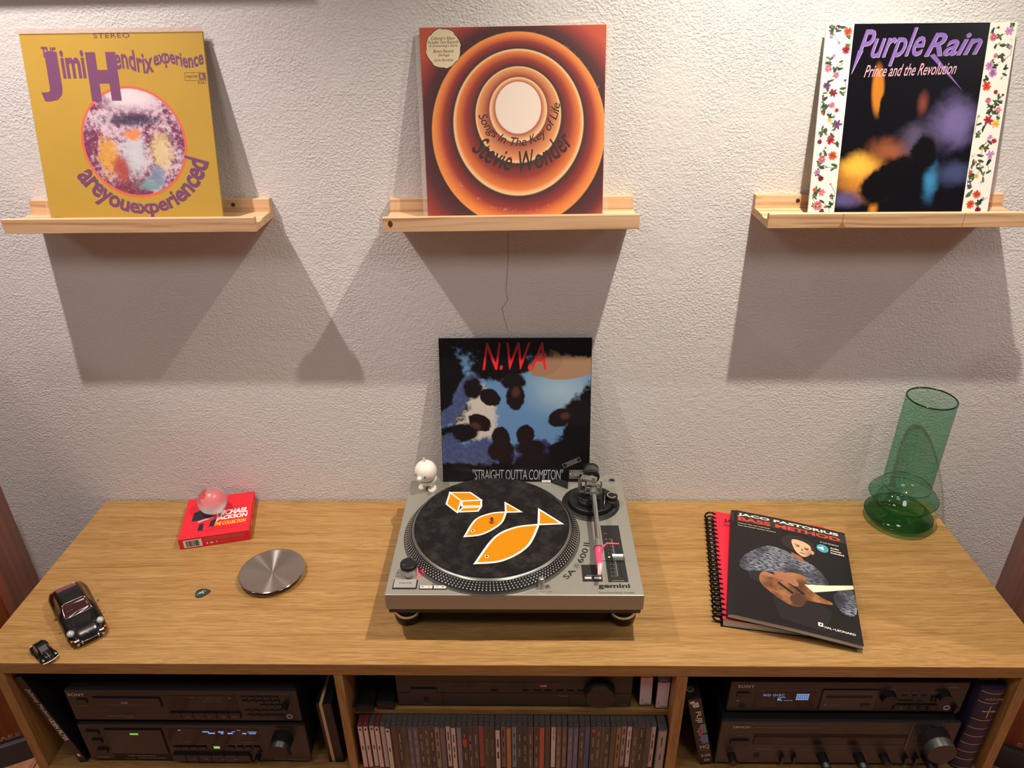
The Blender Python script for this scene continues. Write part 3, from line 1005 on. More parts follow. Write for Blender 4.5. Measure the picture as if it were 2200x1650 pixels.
# pitch section
flat('pitch_panel', [rect(0.1680, -0.1490, 0.2038, 0.0090)], mat('panel_black', rgb(34, 32, 31), 0.5), tt, z=TOP)
flat('pitch_slot', [rect(0.1926, -0.1380, 0.1942, -0.0270)], mat('slot_black', rgb(6, 6, 6), 0.7), tt, z=TOP + 0.0001)
sc = []
for i in range(21):
    y = -0.1335 + 0.1010 * i / 20
    sc.append(rect(0.1862 - (0.0058 if i % 2 == 0 else 0.0034), y - 0.0003, 0.1866, y + 0.0003))
sc.append(rect(0.1862, -0.1338, 0.1868, -0.0895))
sc.append(rect(0.1862, -0.0775, 0.1868, -0.0322))
flat('pitch_scale', sc, GREYP, tt, z=TOP + 0.0001)
for i, s_ in enumerate(('-10', '8', '6', '4', '2', '0', '2', '4', '6', '8', '10')):
    if i != 5:
        txt('scale_number', s_, 0.1752 if len(s_) == 1 else 0.1735, -0.1347 + 0.0101 * i, 0.0018 if len(s_) == 1 else 0.0040, 0.0022, GREYP, tt, z=TOP + 0.0001)
flat('pitch_led', [ell(0.1760, -0.0832, 0.0019, 0.0012, 14)], mat('green_led', rgb(200, 255, 150), 0.4, emit=(0.55, 1.0, 0.25, 1), estr=2.2), tt, z=TOP + 0.0002)
flat('panel_mark', ringpoly(0.1755, -0.0185, 0.0034, 0.0038, R(30), R(170), 12), GREYP, tt, z=TOP + 0.0001)
txt('lettering', 'PITCH ADJ.', 0.1752, -0.1470, 0.0215, 0.0026, GREYP, tt, z=TOP + 0.0001)
fd = finish('pitch_fader', prism(NB(), [(-0.0958, TH + 0.0012), (-0.0958, TH + 0.0045), (-0.0935, TH + 0.0078), (-0.0905, TH + 0.0062), (-0.0868, TH + 0.0062), (-0.0840, TH + 0.0078), (-0.0812, TH + 0.0045), (-0.0812, TH + 0.0012)], 0.1812, 0.2012, 'x'), ALU, tt)
flat('pitch_bend_panel', [rect(0.1222, -0.1478, 0.1582, -0.1040)], MATS['panel_black'], tt, z=TOP)
txt('lettering', 'PITCH BEND', 0.1302, -0.1338, 0.0205, 0.0024, GREYP, tt, z=TOP + 0.0001)
for x in (0.1262, 0.1434):
    finish('bend_button', box(NB(), x, x + 0.0124, -0.1424, -0.1370, TH, TH + 0.0018, 0.0004, 1), MATS['button_white'], tt)
txt('maker_lettering', 'gemini', 0.1488, -0.1668, 0.0562, 0.0136, INK, tt, z=TOP, bold=0.035, space=1.02)
txt('lettering', 'Direct-Drive Manual Turntable', 0.1490, -0.1772, 0.0615, 0.0044, INK, tt, z=TOP)
Rt = 0.180


def sawarp(a0, a1, r0, hgt):
    return lambda x, y: (PC[0] + (r0 - hgt * y) * cos(a0 + (a1 - a0) * x), PC[1] + (r0 - hgt * y) * sin(a0 + (a1 - a0) * x))


txt('model_lettering', 'SA', 0, 0, 1, 1, INK, tt, z=TOP, bold=0.012, warp=sawarp(R(-43), R(-34.2), 0.1905, 0.0115))
txt('model_lettering', '600', 0, 0, 1, 1, INK, tt, z=TOP, bold=0.012, warp=sawarp(R(-27.5), R(-14.5), 0.1905, 0.0115))
txt('model_lettering', 'II', 0, 0, 1, 1, INK, tt, z=TOP, bold=0.012, warp=sawarp(R(-12.3), R(-9.3), 0.1905, 0.0115))
ec = (PC[0] + 0.185 * cos(R(-30.6)), PC[1] + 0.185 * sin(R(-30.6)))
flat('e_mark', ringpoly(ec[0], ec[1], 0.0058, 0.0063, n=24) + ringpoly(ec[0], ec[1], 0.0028, 0.0037, R(20), R(310), 16) + [rect(ec[0] - 0.003, ec[1] - 0.0003, ec[0] + 0.0035, ec[1] + 0.0005)], INK, tt, z=TOP)
# maker line at the back
flat('word_frame', strokes([(0.062, 0.1520), (0.142, 0.1520), (0.142, 0.1662), (0.062, 0.1662), (0.062, 0.1520)], 0.0006), INK, tt, z=TOP)
txt('lettering', 'FORCE', 0.0890, 0.1550, 0.0465, 0.0082, INK, tt, z=TOP, bold=0.03, shear=0.3)
# hole for the spare headshell
finish('spare_socket', lathe(NB(), [(0.0075, TH + 0.0004), (0.0078, TH + 0.0016), (0.0060, TH + 0.0018), (0.0054, TH + 0.0004)], 28, (0.2069, 0.1604, 0), close=True), ALU, tt, smooth=40)
flat('socket_hole', [ell(0.2069, 0.1604, 0.0055, None, 24)], MATS['slot_black'], tt, z=TOP + 0.0003)
flat('headshell_symbol', ringpoly(0.1926, 0.1610, 0.0022, 0.0026, n=14) + strokes([(0.1910, 0.159), (0.1960, 0.1572)], 0.0004), DIM, tt, z=TOP)

# tonearm
AB = (0.1545, 0.0800)
ab = finish('tonearm_base', lathe(NB(), [(0, TH), (0.0585, TH), (0.0590, TH + 0.0015), (0.0560, TH + 0.0040), (0.0500, TH + 0.0050), (0.0500, TH + 0.0035), (0.0470, TH + 0.0035), (0.0455, TH + 0.0130), (0.0440, TH + 0.0142), (0, TH + 0.0142)], 64, (*AB, 0)), BLACK, tt, smooth=30)
for i in range(40):
    pass
tk = NB()
for i in range(30):
    a = R(-150 + i * 4.2)
    ca, sa = cos(a), sin(a)
    q = []
    for rr, da in ((0.0515, -0.006), (0.0545, -0.006), (0.0545, 0.006), (0.0515, 0.006)):
        q.append(tk.verts.new((AB[0] + rr * cos(a + da), AB[1] + rr * sin(a + da), TH + 0.0052)))
    tk.faces.new(q)
props(finish('height_ticks', tk, DIM, ab), kind='stuff')
PZ = 0.158                                     # height of the arm's pivot
PV = (0.1530, 0.0660)
finish('pivot_post', lathe(NB(), [(0, TH + 0.0142), (0.0240, TH + 0.0142), (0.0240, TH + 0.0190), (0.0190, TH + 0.0215), (0.0135, TH + 0.0225), (0.0125, PZ - 0.016), (0, PZ - 0.016)], 36, (PV[0] - 0.002, PV[1] + 0.006, 0)), SATIN, ab, smooth=30)
# outer yoke: a C-shaped bracket to the left
def bracket(x0, x1, y0, y1, z0, z1, th, name, m, skip=None, rot=0.0, c=(0, 0)):
    pts_o = [(x0, z0), (x1, z0), (x1, z1), (x0, z1)]
    bm = NB()
    box(bm, x0, x0 + th, y0, y1, z0, z1, 0.0012, 2)
    if skip != 'right':
        box(bm, x1 - th, x1, y0, y1, z0, z1, 0.0012, 2)
    box(bm, x0, x1, y0, y1, z1 - th, z1, 0.0012, 2)
    box(bm, x0, x1, y0, y1, z0, z0 + th, 0.0012, 2)
    return finish(name, bm, m, ab, loc=(c[0], c[1], 0), rot=(0, 0, rot), smooth=30)


YOKE = mat('yoke_grey', rgb(160, 156, 150), 0.32, 0.75)
bracket(-0.0255, 0.011, -0.0075, 0.0075, PZ - 0.0185, PZ + 0.0185, 0.0055, 'outer_yoke', YOKE, skip='right', rot=R(-18), c=(PV[0], PV[1] + 0.008))
bracket(-0.0170, 0.0170, -0.0050, 0.0050, PZ - 0.0130, PZ + 0.0125, 0.0040, 'inner_yoke', YOKE, c=(PV[0] + 0.004, PV[1]))
finish('yoke_screw', cyl(NB(), (PV[0] + 0.004, PV[1] + 0.003, PZ + 0.0185), (PV[0] + 0.004, PV[1] + 0.003, PZ + 0.0196), 0.0036, None, 18), mat('screw_bronze', rgb(120, 110, 92), 0.35, 0.8), ab)
for s in (-1, 1):
    finish('gimbal_pin', cyl(NB(), (PV[0] + 0.004 + s * 0.0055, PV[1], PZ), (PV[0] + 0.004 + s * 0.0150, PV[1], PZ), 0.0032, None, 14), ALU, ab, smooth=40)
AX = PV[0] + 0.003
finish('arm_collar', lathe(NB(), [(0, 0), (0.0072, 0), (0.0078, 0.004), (0.0078, 0.013), (0.0070, 0.016), (0.0064, 0.026), (0, 0.026)], 24, M=Matrix.Translation((AX, PV[1] - 0.021, PZ - 0.001)) @ Matrix.Rotation(-pi / 2, 4, 'X')), YOKE, ab, smooth=40)
HEAD = (0.1525, -0.100, 0.1445)
finish('arm_tube', tube(NB(), spline([(AX, PV[1] - 0.012, PZ - 0.001), (AX - 0.0005, PV[1] - 0.07, 0.1535), (HEAD[0] + 0.0006, HEAD[1], HEAD[2])], 6), 0.0049, 18), CHROME, ab, smooth=60)
finish('arm_sleeve', tube(NB(), [(HEAD[0] + 0.0008, HEAD[1] + 0.022, HEAD[2] + 0.0010), (HEAD[0] + 0.0006, HEAD[1] + 0.010, HEAD[2] + 0.0003), (HEAD[0] + 0.0005, HEAD[1] - 0.003, HEAD[2])], [0.0056, 0.0066, 0.0068], 22), ALU, ab, smooth=60)
# counterweight, tilted a little upwards
def wl(prof, name, m, n=44):
    return finish(name, lathe(NB(), prof, n, M=Matrix.Translation((AX, PV[1] + 0.020, PZ + 0.003)) @ Matrix.Rotation(-pi / 2 + R(5), 4, 'X')), m, ab, smooth=35)


wl([(0, 0.0), (0.0075, 0.0), (0.0075, 0.010), (0, 0.010)], 'stub', ALU, 24)
cw = wl([(0, 0.0085), (0.0120, 0.0085), (0.0160, 0.0100), (0.0165, 0.0115), (0.0165, 0.0165), (0, 0.0165)], 'force_dial', BLACK)
wl([(0, 0.0165), (0.0158, 0.0165), (0.0158, 0.0310), (0, 0.0310)], 'counterweight', mat('weight_grey', rgb(96, 94, 92), 0.3, 0.7))
wl([(0.0158, 0.0310), (0.0165, 0.0315), (0.0165, 0.0375), (0.0150, 0.0390), (0, 0.0390)], 'counterweight_cap', BLACK)
dial = NB()
Mw = Matrix.Translation((AX, PV[1] + 0.020, PZ + 0.003)) @ Matrix.Rotation(-pi / 2 + R(5), 4, 'X')
for i in range(17):
    a = R(-170 + i * 10) + pi
    L0 = 0.0128 if i % 4 == 0 else 0.0138
    qs = [dial.verts.new(Mw @ Vector((rr * cos(a + da), rr * sin(a + da), zz))) for rr, zz, da in ((L0, 0.0086, -0.015), (0.0155, 0.0096, -0.012), (0.0155, 0.0096, 0.012), (L0, 0.0086, 0.015))]
    dial.faces.new(qs)
props(finish('dial_ticks', dial, GREYP, cw), kind='stuff')
finish('force_mark', box(NB(), AX - 0.0012, AX + 0.0012, PV[1] + 0.020, PV[1] + 0.028, PZ + 0.0105, PZ + 0.0112), mat('mark_red', rgb(196, 90, 84), 0.5), ab)
# cueing lever, anti-skate dial
finish('anti_skate_post', lathe(NB(), [(0, TH + 0.003), (0.0115, TH + 0.003), (0.0115, TH + 0.016), (0.0100, TH + 0.0175), (0, TH + 0.0175)], 28, (0.1965, 0.0700, 0)), BLACK, ab, smooth=35)
an = finish('anti_skate_dial', lathe(NB(), [(0, TH + 0.0175), (0.0120, TH + 0.0175), (0.0120, TH + 0.0225), (0.0105, TH + 0.0240), (0, TH + 0.0240)], 28, (0.1965, 0.0770, 0)), BLACK, ab, smooth=35)
flat('dial_numbers', ringpoly(0.1965, 0.0770, 0.0082, 0.0096, R(30), R(330), 11)[::1], GREYP, an, z=TH + 0.0242)
finish('cue_lever', box(NB(), 0.1800, 0.1850, 0.072, 0.098, TH + 0.0215, TH + 0.0255, 0.001, 1), BLACK, ab)
finish('cue_rod', tube(NB(), [(0.1780, 0.047, TH + 0.0145), (0.1780, 0.047, TH + 0.020), (0.1790, 0.052, TH + 0.026), (0.1815, 0.074, TH + 0.024)], 0.0011, 8), STEEL, ab, smooth=60)
finish('cue_lift', tube(NB(), spline([(AX - 0.03, PV[1] - 0.006, PZ - 0.020), (AX - 0.014, PV[1] - 0.018, PZ - 0.018), (AX + 0.012, PV[1] - 0.016, PZ - 0.017)], 5), 0.0022, 10), BLACK, ab, smooth=60)
finish('arm_rest_post', cyl(NB(), (AX + 0.011, PV[1] - 0.022, TH + 0.014), (AX + 0.011, PV[1] - 0.022, PZ - 0.004), 0.0032, None, 14), BLACK, ab, smooth=40)
finish('arm_rest', box(NB(), AX - 0.009, AX + 0.014, PV[1] - 0.026, PV[1] - 0.018, PZ - 0.0095, PZ - 0.0062, 0.0008, 1), BLACK, ab)
# headshell with cartridge
PINK = mat('pink_headshell', rgb(236, 70, 104), 0.35)
hs = finish('headshell', lathe(NB(), [(0, 0), (0.0082, 0), (0.0080, 0.004), (0.0066, 0.009), (0.0050, 0.0125), (0, 0.0125)], 28, M=Matrix.Translation((HEAD[0] + 0.0004, HEAD[1] - 0.002, HEAD[2])) @ Matrix.Rotation(pi / 2 + R(7), 4, 'X')), PINK, tt, smooth=40)
finish('headshell_ring', lathe(NB(), [(0.0070, -0.0012), (0.0086, -0.0012), (0.0086, 0.0004), (0.0070, 0.0004)], 28, M=Matrix.Translation((HEAD[0] + 0.0004, HEAD[1] - 0.002, HEAD[2])) @ Matrix.Rotation(pi / 2 + R(7), 4, 'X'), close=True), BLACK, hs, smooth=40)
bm = NB()
secs = [(HEAD[1] - 0.006, HEAD[2] + 0.004, 0.0062, 0.009), (HEAD[1] - 0.020, HEAD[2] + 0.003, 0.0056, 0.012), (HEAD[1] - 0.038, HEAD[2] - 0.001, 0.0046, 0.012), (HEAD[1] - 0.052, HEAD[2] - 0.006, 0.0036, 0.008), (HEAD[1] - 0.058, HEAD[2] - 0.010, 0.0026, 0.003)]


def rail(secs, name, m, parent, dx=-0.0010):
    bm = NB()
    rings = []
    for i, (y, zt, w, h_) in enumerate(secs):
        cxx = HEAD[0] + dx * i * 0.6
        rings.append([bm.verts.new(p) for p in ((cxx - w, y, zt - h_), (cxx + w, y, zt - h_), (cxx + w, y, zt - 0.001), (cxx + w * 0.6, y, zt), (cxx - w * 0.6, y, zt), (cxx - w, y, zt - 0.001))])
    for A, B in zip(rings, rings[1:]):
        for i in range(6):
            bm.faces.new((A[i], A[(i + 1) % 6], B[(i + 1) % 6], B[i]))
    bm.faces.new(rings[0][::-1])
    bm.faces.new(rings[-1])
    return finish(name, bm, m, parent, smooth=35)


rail(secs[:3], 'cartridge_body', PINK, hs)
rail([(HEAD[1] - 0.0381, HEAD[2] - 0.001, 0.0046, 0.012)] + secs[3:], 'stylus_tip', mat('stylus_pale', rgb(244, 190, 196), 0.15, trans=0.25), hs, dx=-0.0026)
finish('finger_lift', tube(NB(), [(HEAD[0] + 0.004, HEAD[1] - 0.006, HEAD[2] + 0.002), (HEAD[0] + 0.0105, HEAD[1] + 0.001, HEAD[2] + 0.005), (HEAD[0] + 0.016, HEAD[1] + 0.005, HEAD[2] + 0.0065), (HEAD[0] + 0.0375, HEAD[1] + 0.004, HEAD[2] + 0.0065)], 0.0017, 10), PINK, hs, smooth=60)

# ------------------------------------------------------------------ slipmat on the platter
FELT = NT('felt_black', rough=0.95, spec=0.05)
fn = FELT.noise(scale=26, detail=5, rough=0.7)
FELT.color(FELT.mix(FELT.smooth(fn, 0.42, 0.70), rgb(30, 28, 28), rgb(52, 47, 45)))
mt = thing('slipmat', 'black felt slipmat with orange fish and carton print on the turntable platter', 'slipmat', (0.030 + PC[0], -0.2372 + PC[1], TH + 0.0216))
finish('felt', lathe(NB(), [(0.0040, 0), (0.1495, 0), (0.1500, 0.0008), (0.1495, 0.0016), (0.0040, 0.0016)], 96, close=True), FELT.m, mt, smooth=30)
ORN = NT('orange_print', rough=0.8, spec=0.1)
on = ORN.noise(scale=300, detail=3, rough=0.7)
ORN = ORN.color(ORN.mix(ORN.smooth(on, 0.62, 0.75), rgb(238, 128, 14), rgb(196, 96, 14)))
CRM = mat('cream_print', rgb(246, 236, 222), 0.8)
ox_, oy_ = -PC[0], -PC[1]


def mp(pts):
    return [(x + ox_, y + oy_) for x, y in pts]


def art(name, lst, w, closed=True):
    for i, l_ in enumerate(lst):
        sg = 1 if area(l_) > 0 else -1
        flat(name + '_outline', [offset_poly(l_, -sg * w / 2)], CRM, mt, z=0.0018 + 0.00004 * i)
        flat(name + '_fill', [offset_poly(l_, sg * w / 2)], ORN, mt, z=0.0021)


def fish(nose, tail, up, lo, t1, t2, eye, name, w):
    U = spline([nose, *up, tail], 10)
    D = spline([tail, *lo, nose], 10)
    art(name, [mp(U + D[1:-1]), mp([tail, t1, t2])], w)
    flat(name + '_eye', [ell(*mp([eye])[0], 0.0036, None, 16)], CRM, mt, z=0.0023)
    flat(name + '_pupil', [ell(*mp([eye])[0], 0.0022, None, 14)], INK, mt, z=0.0025)


fish((-0.0946, -0.0526), (-0.0185, 0.0212), [(-0.0773, -0.0036), (-0.0481, 0.0166)], [(-0.0284, -0.0145), (-0.0610, -0.0452)], (-0.0202, 0.0512), (0.0112, 0.0224), (-0.0805, -0.0369), 'small_fish', 0.0040)
fish((-0.0704, -0.1268), (0.0456, -0.0172), [(-0.0384, -0.0566), (-0.0008, -0.0269)], [(0.0237, -0.0800), (-0.0211, -0.1189)], (0.0472, 0.0300), (0.0903, -0.0143), (-0.0505, -0.1088), 'large_fish', 0.0044)
art('carton', [mp([(-0.1351, 0.0859), (-0.0935, 0.0859), (-0.0695, 0.0610), (-0.1097, 0.0570)]), mp([(-0.1351, 0.0859), (-0.1097, 0.0570), (-0.1151, 0.0204), (-0.1388, 0.0472)]),
               mp([(-0.1085, 0.0565), (-0.0695, 0.0600), (-0.0682, 0.0415), (-0.1070, 0.0400)]), mp([(-0.1050, 0.0352), (-0.0689, 0.0372), (-0.0742, 0.0243), (-0.1125, 0.0215)])], 0.0034)

# ------------------------------------------------------------------ stylus brush, figurine
t = thing('record_brush', 'small black record brush with white bristles lying by the tonearm', 'brush', (0.030, -0.2372, TH + 0.0002))
prism_b = NB()
prism(prism_b, [(0.0540, 0.1685), (0.0815, 0.1672), (0.1120, 0.1480), (0.1100, 0.1290), (0.0790, 0.1500), (0.0755, 0.1575), (0.0540, 0.1585)], 0.0, 0.0055, 'z', 0.0008)
finish('handle', prism_b, BLACK, t)
bm = NB()
for i in range(6):
    x = 0.0560 + i * 0.0032
    box(bm, x, x + 0.0021, 0.1500, 0.1590, 0.0012, 0.0040)
props(finish('bristles', bm, mat('bristle_white', rgb(244, 240, 230), 0.6), t), kind='stuff')

FIGW = mat('gloss_white', rgb(238, 230, 216), 0.25, coat=0.4)
fg = thing('figurine', 'white round-headed figurine with a knob nose on the turntable corner', 'figurine', (-0.157, -0.103, TH), (0, 0, R(-24)))
# local -y is the direction it faces
for s in (-1, 1):
    bm = NB()
    prism(bm, [(s * 0.0105 + 0.0088 * cos(a), -0.004 + 0.0125 * sin(a)) for a in [2 * pi * i / 24 for i in range(24)]], 0.0, 0.0045, 'z', 0.0012)
    f = finish('foot', bm, FIGW, fg, rot=(0, 0, R(-10) * -s), smooth=40)
    finish('leg', cyl(NB(), (s * 0.0085, 0.001, 0.004), (s * 0.0065, 0.002, 0.018), 0.0058, 0.0050, 18), FIGW, fg, smooth=40)
finish('jaw', lathe(NB(), [(0, 0.0125), (0.0120, 0.0130), (0.0168, 0.0165), (0.0192, 0.0215), (0.0197, 0.0262), (0.0180, 0.0262), (0.0160, 0.0245), (0, 0.0240)], 40), FIGW, fg, smooth=40)
hd_ = finish('head', lathe(NB(), [(0.0240 * sin(pi * i / 24), 0.0470 - 0.0240 * cos(pi * i / 24)) for i in range(25)], 48, M=Matrix.Rotation(R(6), 4, 'X')), FIGW, fg, smooth=180)
finish('nose', lathe(NB(), [(0, -0.004), (0.0040, -0.002), (0.0048, 0.002), (0.0042, 0.006), (0.0022, 0.0082), (0, 0.0088)], 24, M=Matrix.Translation((0, -0.0278, 0.0433)) @ Matrix.Rotation(pi / 2 + R(8), 4, 'X') @ Matrix.Diagonal((1.15, 1.15, 1, 1))), FIGW, hd_, smooth=180)
for s in (-1, 1):
    M_ = Matrix.Translation((0, -0.005, 0.0467)) @ Matrix.Rotation(s * R(27), 4, 'Z') @ Matrix.Translation((0, -0.0237, 0.0))
    bm = NB()
    lathe(bm, [(0, -0.0010), (0.0010, -0.0004), (0.0012, 0.0006), (0, 0.0012)], 14, M=M_ @ Matrix.Scale(2.6, 4, (0, 0, 1)) @ Matrix.Rotation(pi / 2, 4, 'X'))
    finish('eye', bm, INK, hd_, smooth=180)
finish('antenna', tube(NB(), [(0.0, -0.006, 0.0685), (-0.001, -0.007, 0.0795)], 0.0017, 12), FIGW, hd_, smooth=40)
# ------------------------------------------------------------------ green glass vase
def tinted_glass(name, face, edge):
    m = bpy.data.materials.new(name)
    m.use_nodes = True
    nt = m.node_tree
    nt.nodes.clear()
    o = nt.nodes.new('ShaderNodeOutputMaterial')
    lw = nt.nodes.new('ShaderNodeLayerWeight')
    lw.inputs[0].default_value = 0.5
    mx = nt.nodes.new('ShaderNodeMix')
    mx.data_type = 'RGBA'
    mx.inputs[6].default_value = face
    mx.inputs[7].default_value = edge
    pw = nt.nodes.new('ShaderNodeMath')
    pw.operation = 'POWER'
    pw.inputs[1].default_value = 5.0
    nt.links.new(lw.outputs['Facing'], pw.inputs[0])
    nt.links.new(pw.outputs[0], mx.inputs[0])
    tr = nt.nodes.new('ShaderNodeBsdfTransparent')
    nt.links.new(mx.outputs[2], tr.inputs[0])
    gl = nt.nodes.new('ShaderNodeBsdfGlossy')
    gl.inputs['Roughness'].default_value = 0.02
    fp = nt.nodes.new('ShaderNodeMath')
    fp.operation = 'POWER'
    fp.inputs[1].default_value = 5.0
    nt.links.new(lw.outputs['Facing'], fp.inputs[0])
    fr = nt.nodes.new('ShaderNodeMath')
    fr.operation = 'MULTIPLY_ADD'
    fr.inputs[1].default_value = 0.6
    fr.inputs[2].default_value = 0.05
    nt.links.new(fp.outputs[0], fr.inputs[0])
    ms = nt.nodes.new('ShaderNodeMixShader')
    nt.links.new(fr.outputs[0], ms.inputs[0])
    nt.links.new(tr.outputs[0], ms.inputs[1])
    nt.links.new(gl.outputs[0], ms.inputs[2])
    nt.links.new(ms.outputs[0], o.inputs[0])
    return m


VG = tinted_glass('green_glass', (0.56, 0.80, 0.67, 1), (0.22, 0.48, 0.34, 1))
VB = tinted_glass('green_glass_thick', (0.36, 0.68, 0.49, 1), (0.06, 0.22, 0.13, 1))
va = thing('vase', 'tall green glass vase with two flared discs at its foot', 'vase', (0.8700, -0.0758, 0.0))
prof = [(0.0455, 0.044), (0.050, 0.047), (0.060, 0.056), (0.0668, 0.065), (0.0689, 0.0697), (0.0680, 0.073), (0.064, 0.079), (0.057, 0.0865), (0.0505, 0.0925), (0.0482, 0.097), (0.0477, 0.103), (0.0476, 0.15), (0.0476, 0.22), (0.0476, 0.3092)]
finish('cylinder', lathe(NB(), prof, 72), VG, va, smooth=180)
lowp = [(0.0, 0.004), (0.036, 0.0035), (0.042, 0.0), (0.046, 0.0012), (0.058, 0.0095), (0.0665, 0.0165), (0.0690, 0.0208), (0.0675, 0.0245), (0.060, 0.032), (0.051, 0.0395), (0.0455, 0.044)]
finish('lower_disc', lathe(NB(), lowp, 72), VB, va, smooth=180)
DKG = mat('dark_green_rim', rgb(14, 40, 28), 0.12)
finish('rim', lathe(NB(), [(0.0461 + 0.0016 * cos(a), 0.3092 + 0.0016 * sin(a)) for a in [2 * pi * i / 10 for i in range(10)]], 72, close=True), DKG, va, smooth=180)
for r_, z_, w_ in ((0.0480, 0.0972, 0.0006), (0.0690, 0.0702, 0.0005), (0.0690, 0.0212, 0.0007)):
    finish('seam_ring', lathe(NB(), [(r_ + w_ * cos(a), z_ + w_ * sin(a)) for a in [2 * pi * i / 8 for i in range(8)]], 72, close=True), mat('green_seam', rgb(26, 62, 44), 0.15), va, smooth=180)

# ------------------------------------------------------------------ red box set and glass ball
RED = mat('red_card', rgb(226, 34, 50), 0.42)
REDS = mat('red_card_side', rgb(214, 34, 48), 0.45)
bx = thing('box_set', 'red cardboard music box set with white and yellow lettering', 'box', (-0.6845, -0.1765, 0.0), (0, 0, R(13.5)))
BW, BDp, BH = 0.1435, 0.1435, 0.027
finish('carton', box(NB(), 0, BW, 0, BDp, 0.0, BH, 0.0006, 1), RED, bx)
SHP = mat('navy_print', rgb(40, 32, 48), 0.5)
flat('printed_shape', [[(0.019, 0.058), (0.036, 0.057), (0.062, 0.066), (0.064, 0.098), (0.036, 0.098), (0.020, 0.088)], [(0.037, 0.044), (0.046, 0.047), (0.047, 0.020), (0.036, 0.022)], [(0.060, 0.052), (0.072, 0.056), (0.068, 0.030), (0.058, 0.032)]], SHP, bx, z=BH + 0.0002)
flat('printed_band', [[(0.034, 0.050), (0.048, 0.056), (0.064, 0.060), (0.064, 0.066), (0.048, 0.062), (0.032, 0.056)]], mat('pink_print', rgb(226, 160, 176), 0.5), bx, z=BH + 0.0003)
txt('title', 'MICHAEL', 0.070, 0.0665, 0.066, 0.0185, WHITE, bx, z=BH + 0.0002, bold=0.045, shear=0.12, space=0.98)
txt('title', 'JACKSON', 0.069, 0.0460, 0.0675, 0.0185, WHITE, bx, z=BH + 0.0002, bold=0.045, shear=0.12, space=0.98)
txt('title', 'THE COLLECTION', 0.0685, 0.0315, 0.066, 0.0125, mat('yellow_print', rgb(244, 190, 40), 0.5), bx, z=BH + 0.0002, bold=0.04, shear=0.12)
flat('printed_line', [rect(0.050, 0.0185, 0.112, 0.0193), rect(0.062, 0.0235, 0.118, 0.0241)], SHP, bx, z=BH + 0.0002)
flat('barcode_panel', [rect(0.009, 0.0035, 0.046, 0.0225)], WHITE, bx, z=0.0003, rot=FRONT)
rnd = random.Random(3)
bars, x = [], 0.0135
while x < 0.0415:
    w = rnd.choice((0.0004, 0.0007, 0.0011))
    bars.append(rect(x, 0.0055, x + w, 0.0205))
    x += w + rnd.choice((0.0004, 0.0006, 0.0010))
flat('barcode', bars, INK, bx, z=0.0005, rot=FRONT)
PALE = mat('pale_red_print', rgb(226, 110, 110), 0.5)
flat('small_print', [rect(0.052, 0.0215 - i * 0.0022, 0.137 - 0.004 * (i % 2), 0.0224 - i * 0.0022) for i in range(4)], PALE, bx, z=0.0003, rot=FRONT)
flat('small_print', [rect(0.078, 0.0085, 0.102, 0.0094), rect(0.106, 0.0085, 0.130, 0.0094)], PALE, bx, z=0.0003, rot=FRONT)
flat('maker_marks', [ell(0.056, 0.0085, 0.0018, 0.0026, 12), ell(0.065, 0.0085, 0.0034, 0.0022, 14)] + ringpoly(0.0745, 0.0088, 0.0010, 0.0024, R(-120), R(90), 8), WHITE, bx, z=0.0003, rot=FRONT)
flat('side_print', [rect(0.030, 0.006, 0.055, 0.021), rect(0.068, 0.010, 0.128, 0.017)], mat('tan_side_print', rgb(206, 130, 90), 0.5), bx, z=BW + 0.0003, rot=(pi / 2, 0, pi / 2))

k = NT('globe_glass', rough=0.0)
k.b.inputs['Transmission Weight'].default_value = 1.0
k.b.inputs['IOR'].default_value = 1.46
frost = k.smooth(k.noise(k.mapping(loc=(0.3, 0.8, 0.1)), scale=26, detail=3, rough=0.5), 0.455, 0.475)
k.put(k.b.inputs['Roughness'], k.math('MULTIPLY', frost, 0.33))
k.put(k.b.inputs['Transmission Weight'], k.math('SUBTRACT', 1.0, k.math('MULTIPLY', frost, 0.12)))
GLOBE = k.color((0.95, 0.94, 0.93, 1))
gb = thing('glass_ball', 'clear glass ball with frosted patches resting on the red box set', 'glass ball', (-0.6410, -0.0810, BH + 0.0004))
finish('ball', lathe(NB(), [(0.0312 * sin(pi * i / 32), 0.0312 - 0.0312 * cos(pi * i / 32)) for i in range(33)], 64), GLOBE, gb, smooth=180)

# ------------------------------------------------------------------ brushed steel dish
k = NT('spun_steel', rough=0.22, metal=1.0)
k.b.inputs['Anisotropic'].default_value = 0.96
tg = k.n('ShaderNodeTangent', direction_type='RADIAL', axis='Z')
k.link(tg.outputs[0], k.b.inputs['Tangent'])
k.b.inputs['Anisotropic Rotation'].default_value = 0.25
SPUN = k.color(rgb(188, 180, 174))
di = thing('steel_dish', 'round brushed steel dish lying on the oak console', 'dish', (-0.4625, -0.2535, 0.0))
prof = [(0.0645 * i / 16, 0.0078 + 0.0064 * (i / 16) ** 1.3) for i in range(17)] + [(0.0650, 0.0136), (0.056, 0.0090), (0.045, 0.0048), (0.03, 0.0008), (0.022, 0.0), (0, 0.0)]
finish('bowl', lathe(NB(), prof, 96), SPUN, di, smooth=60)

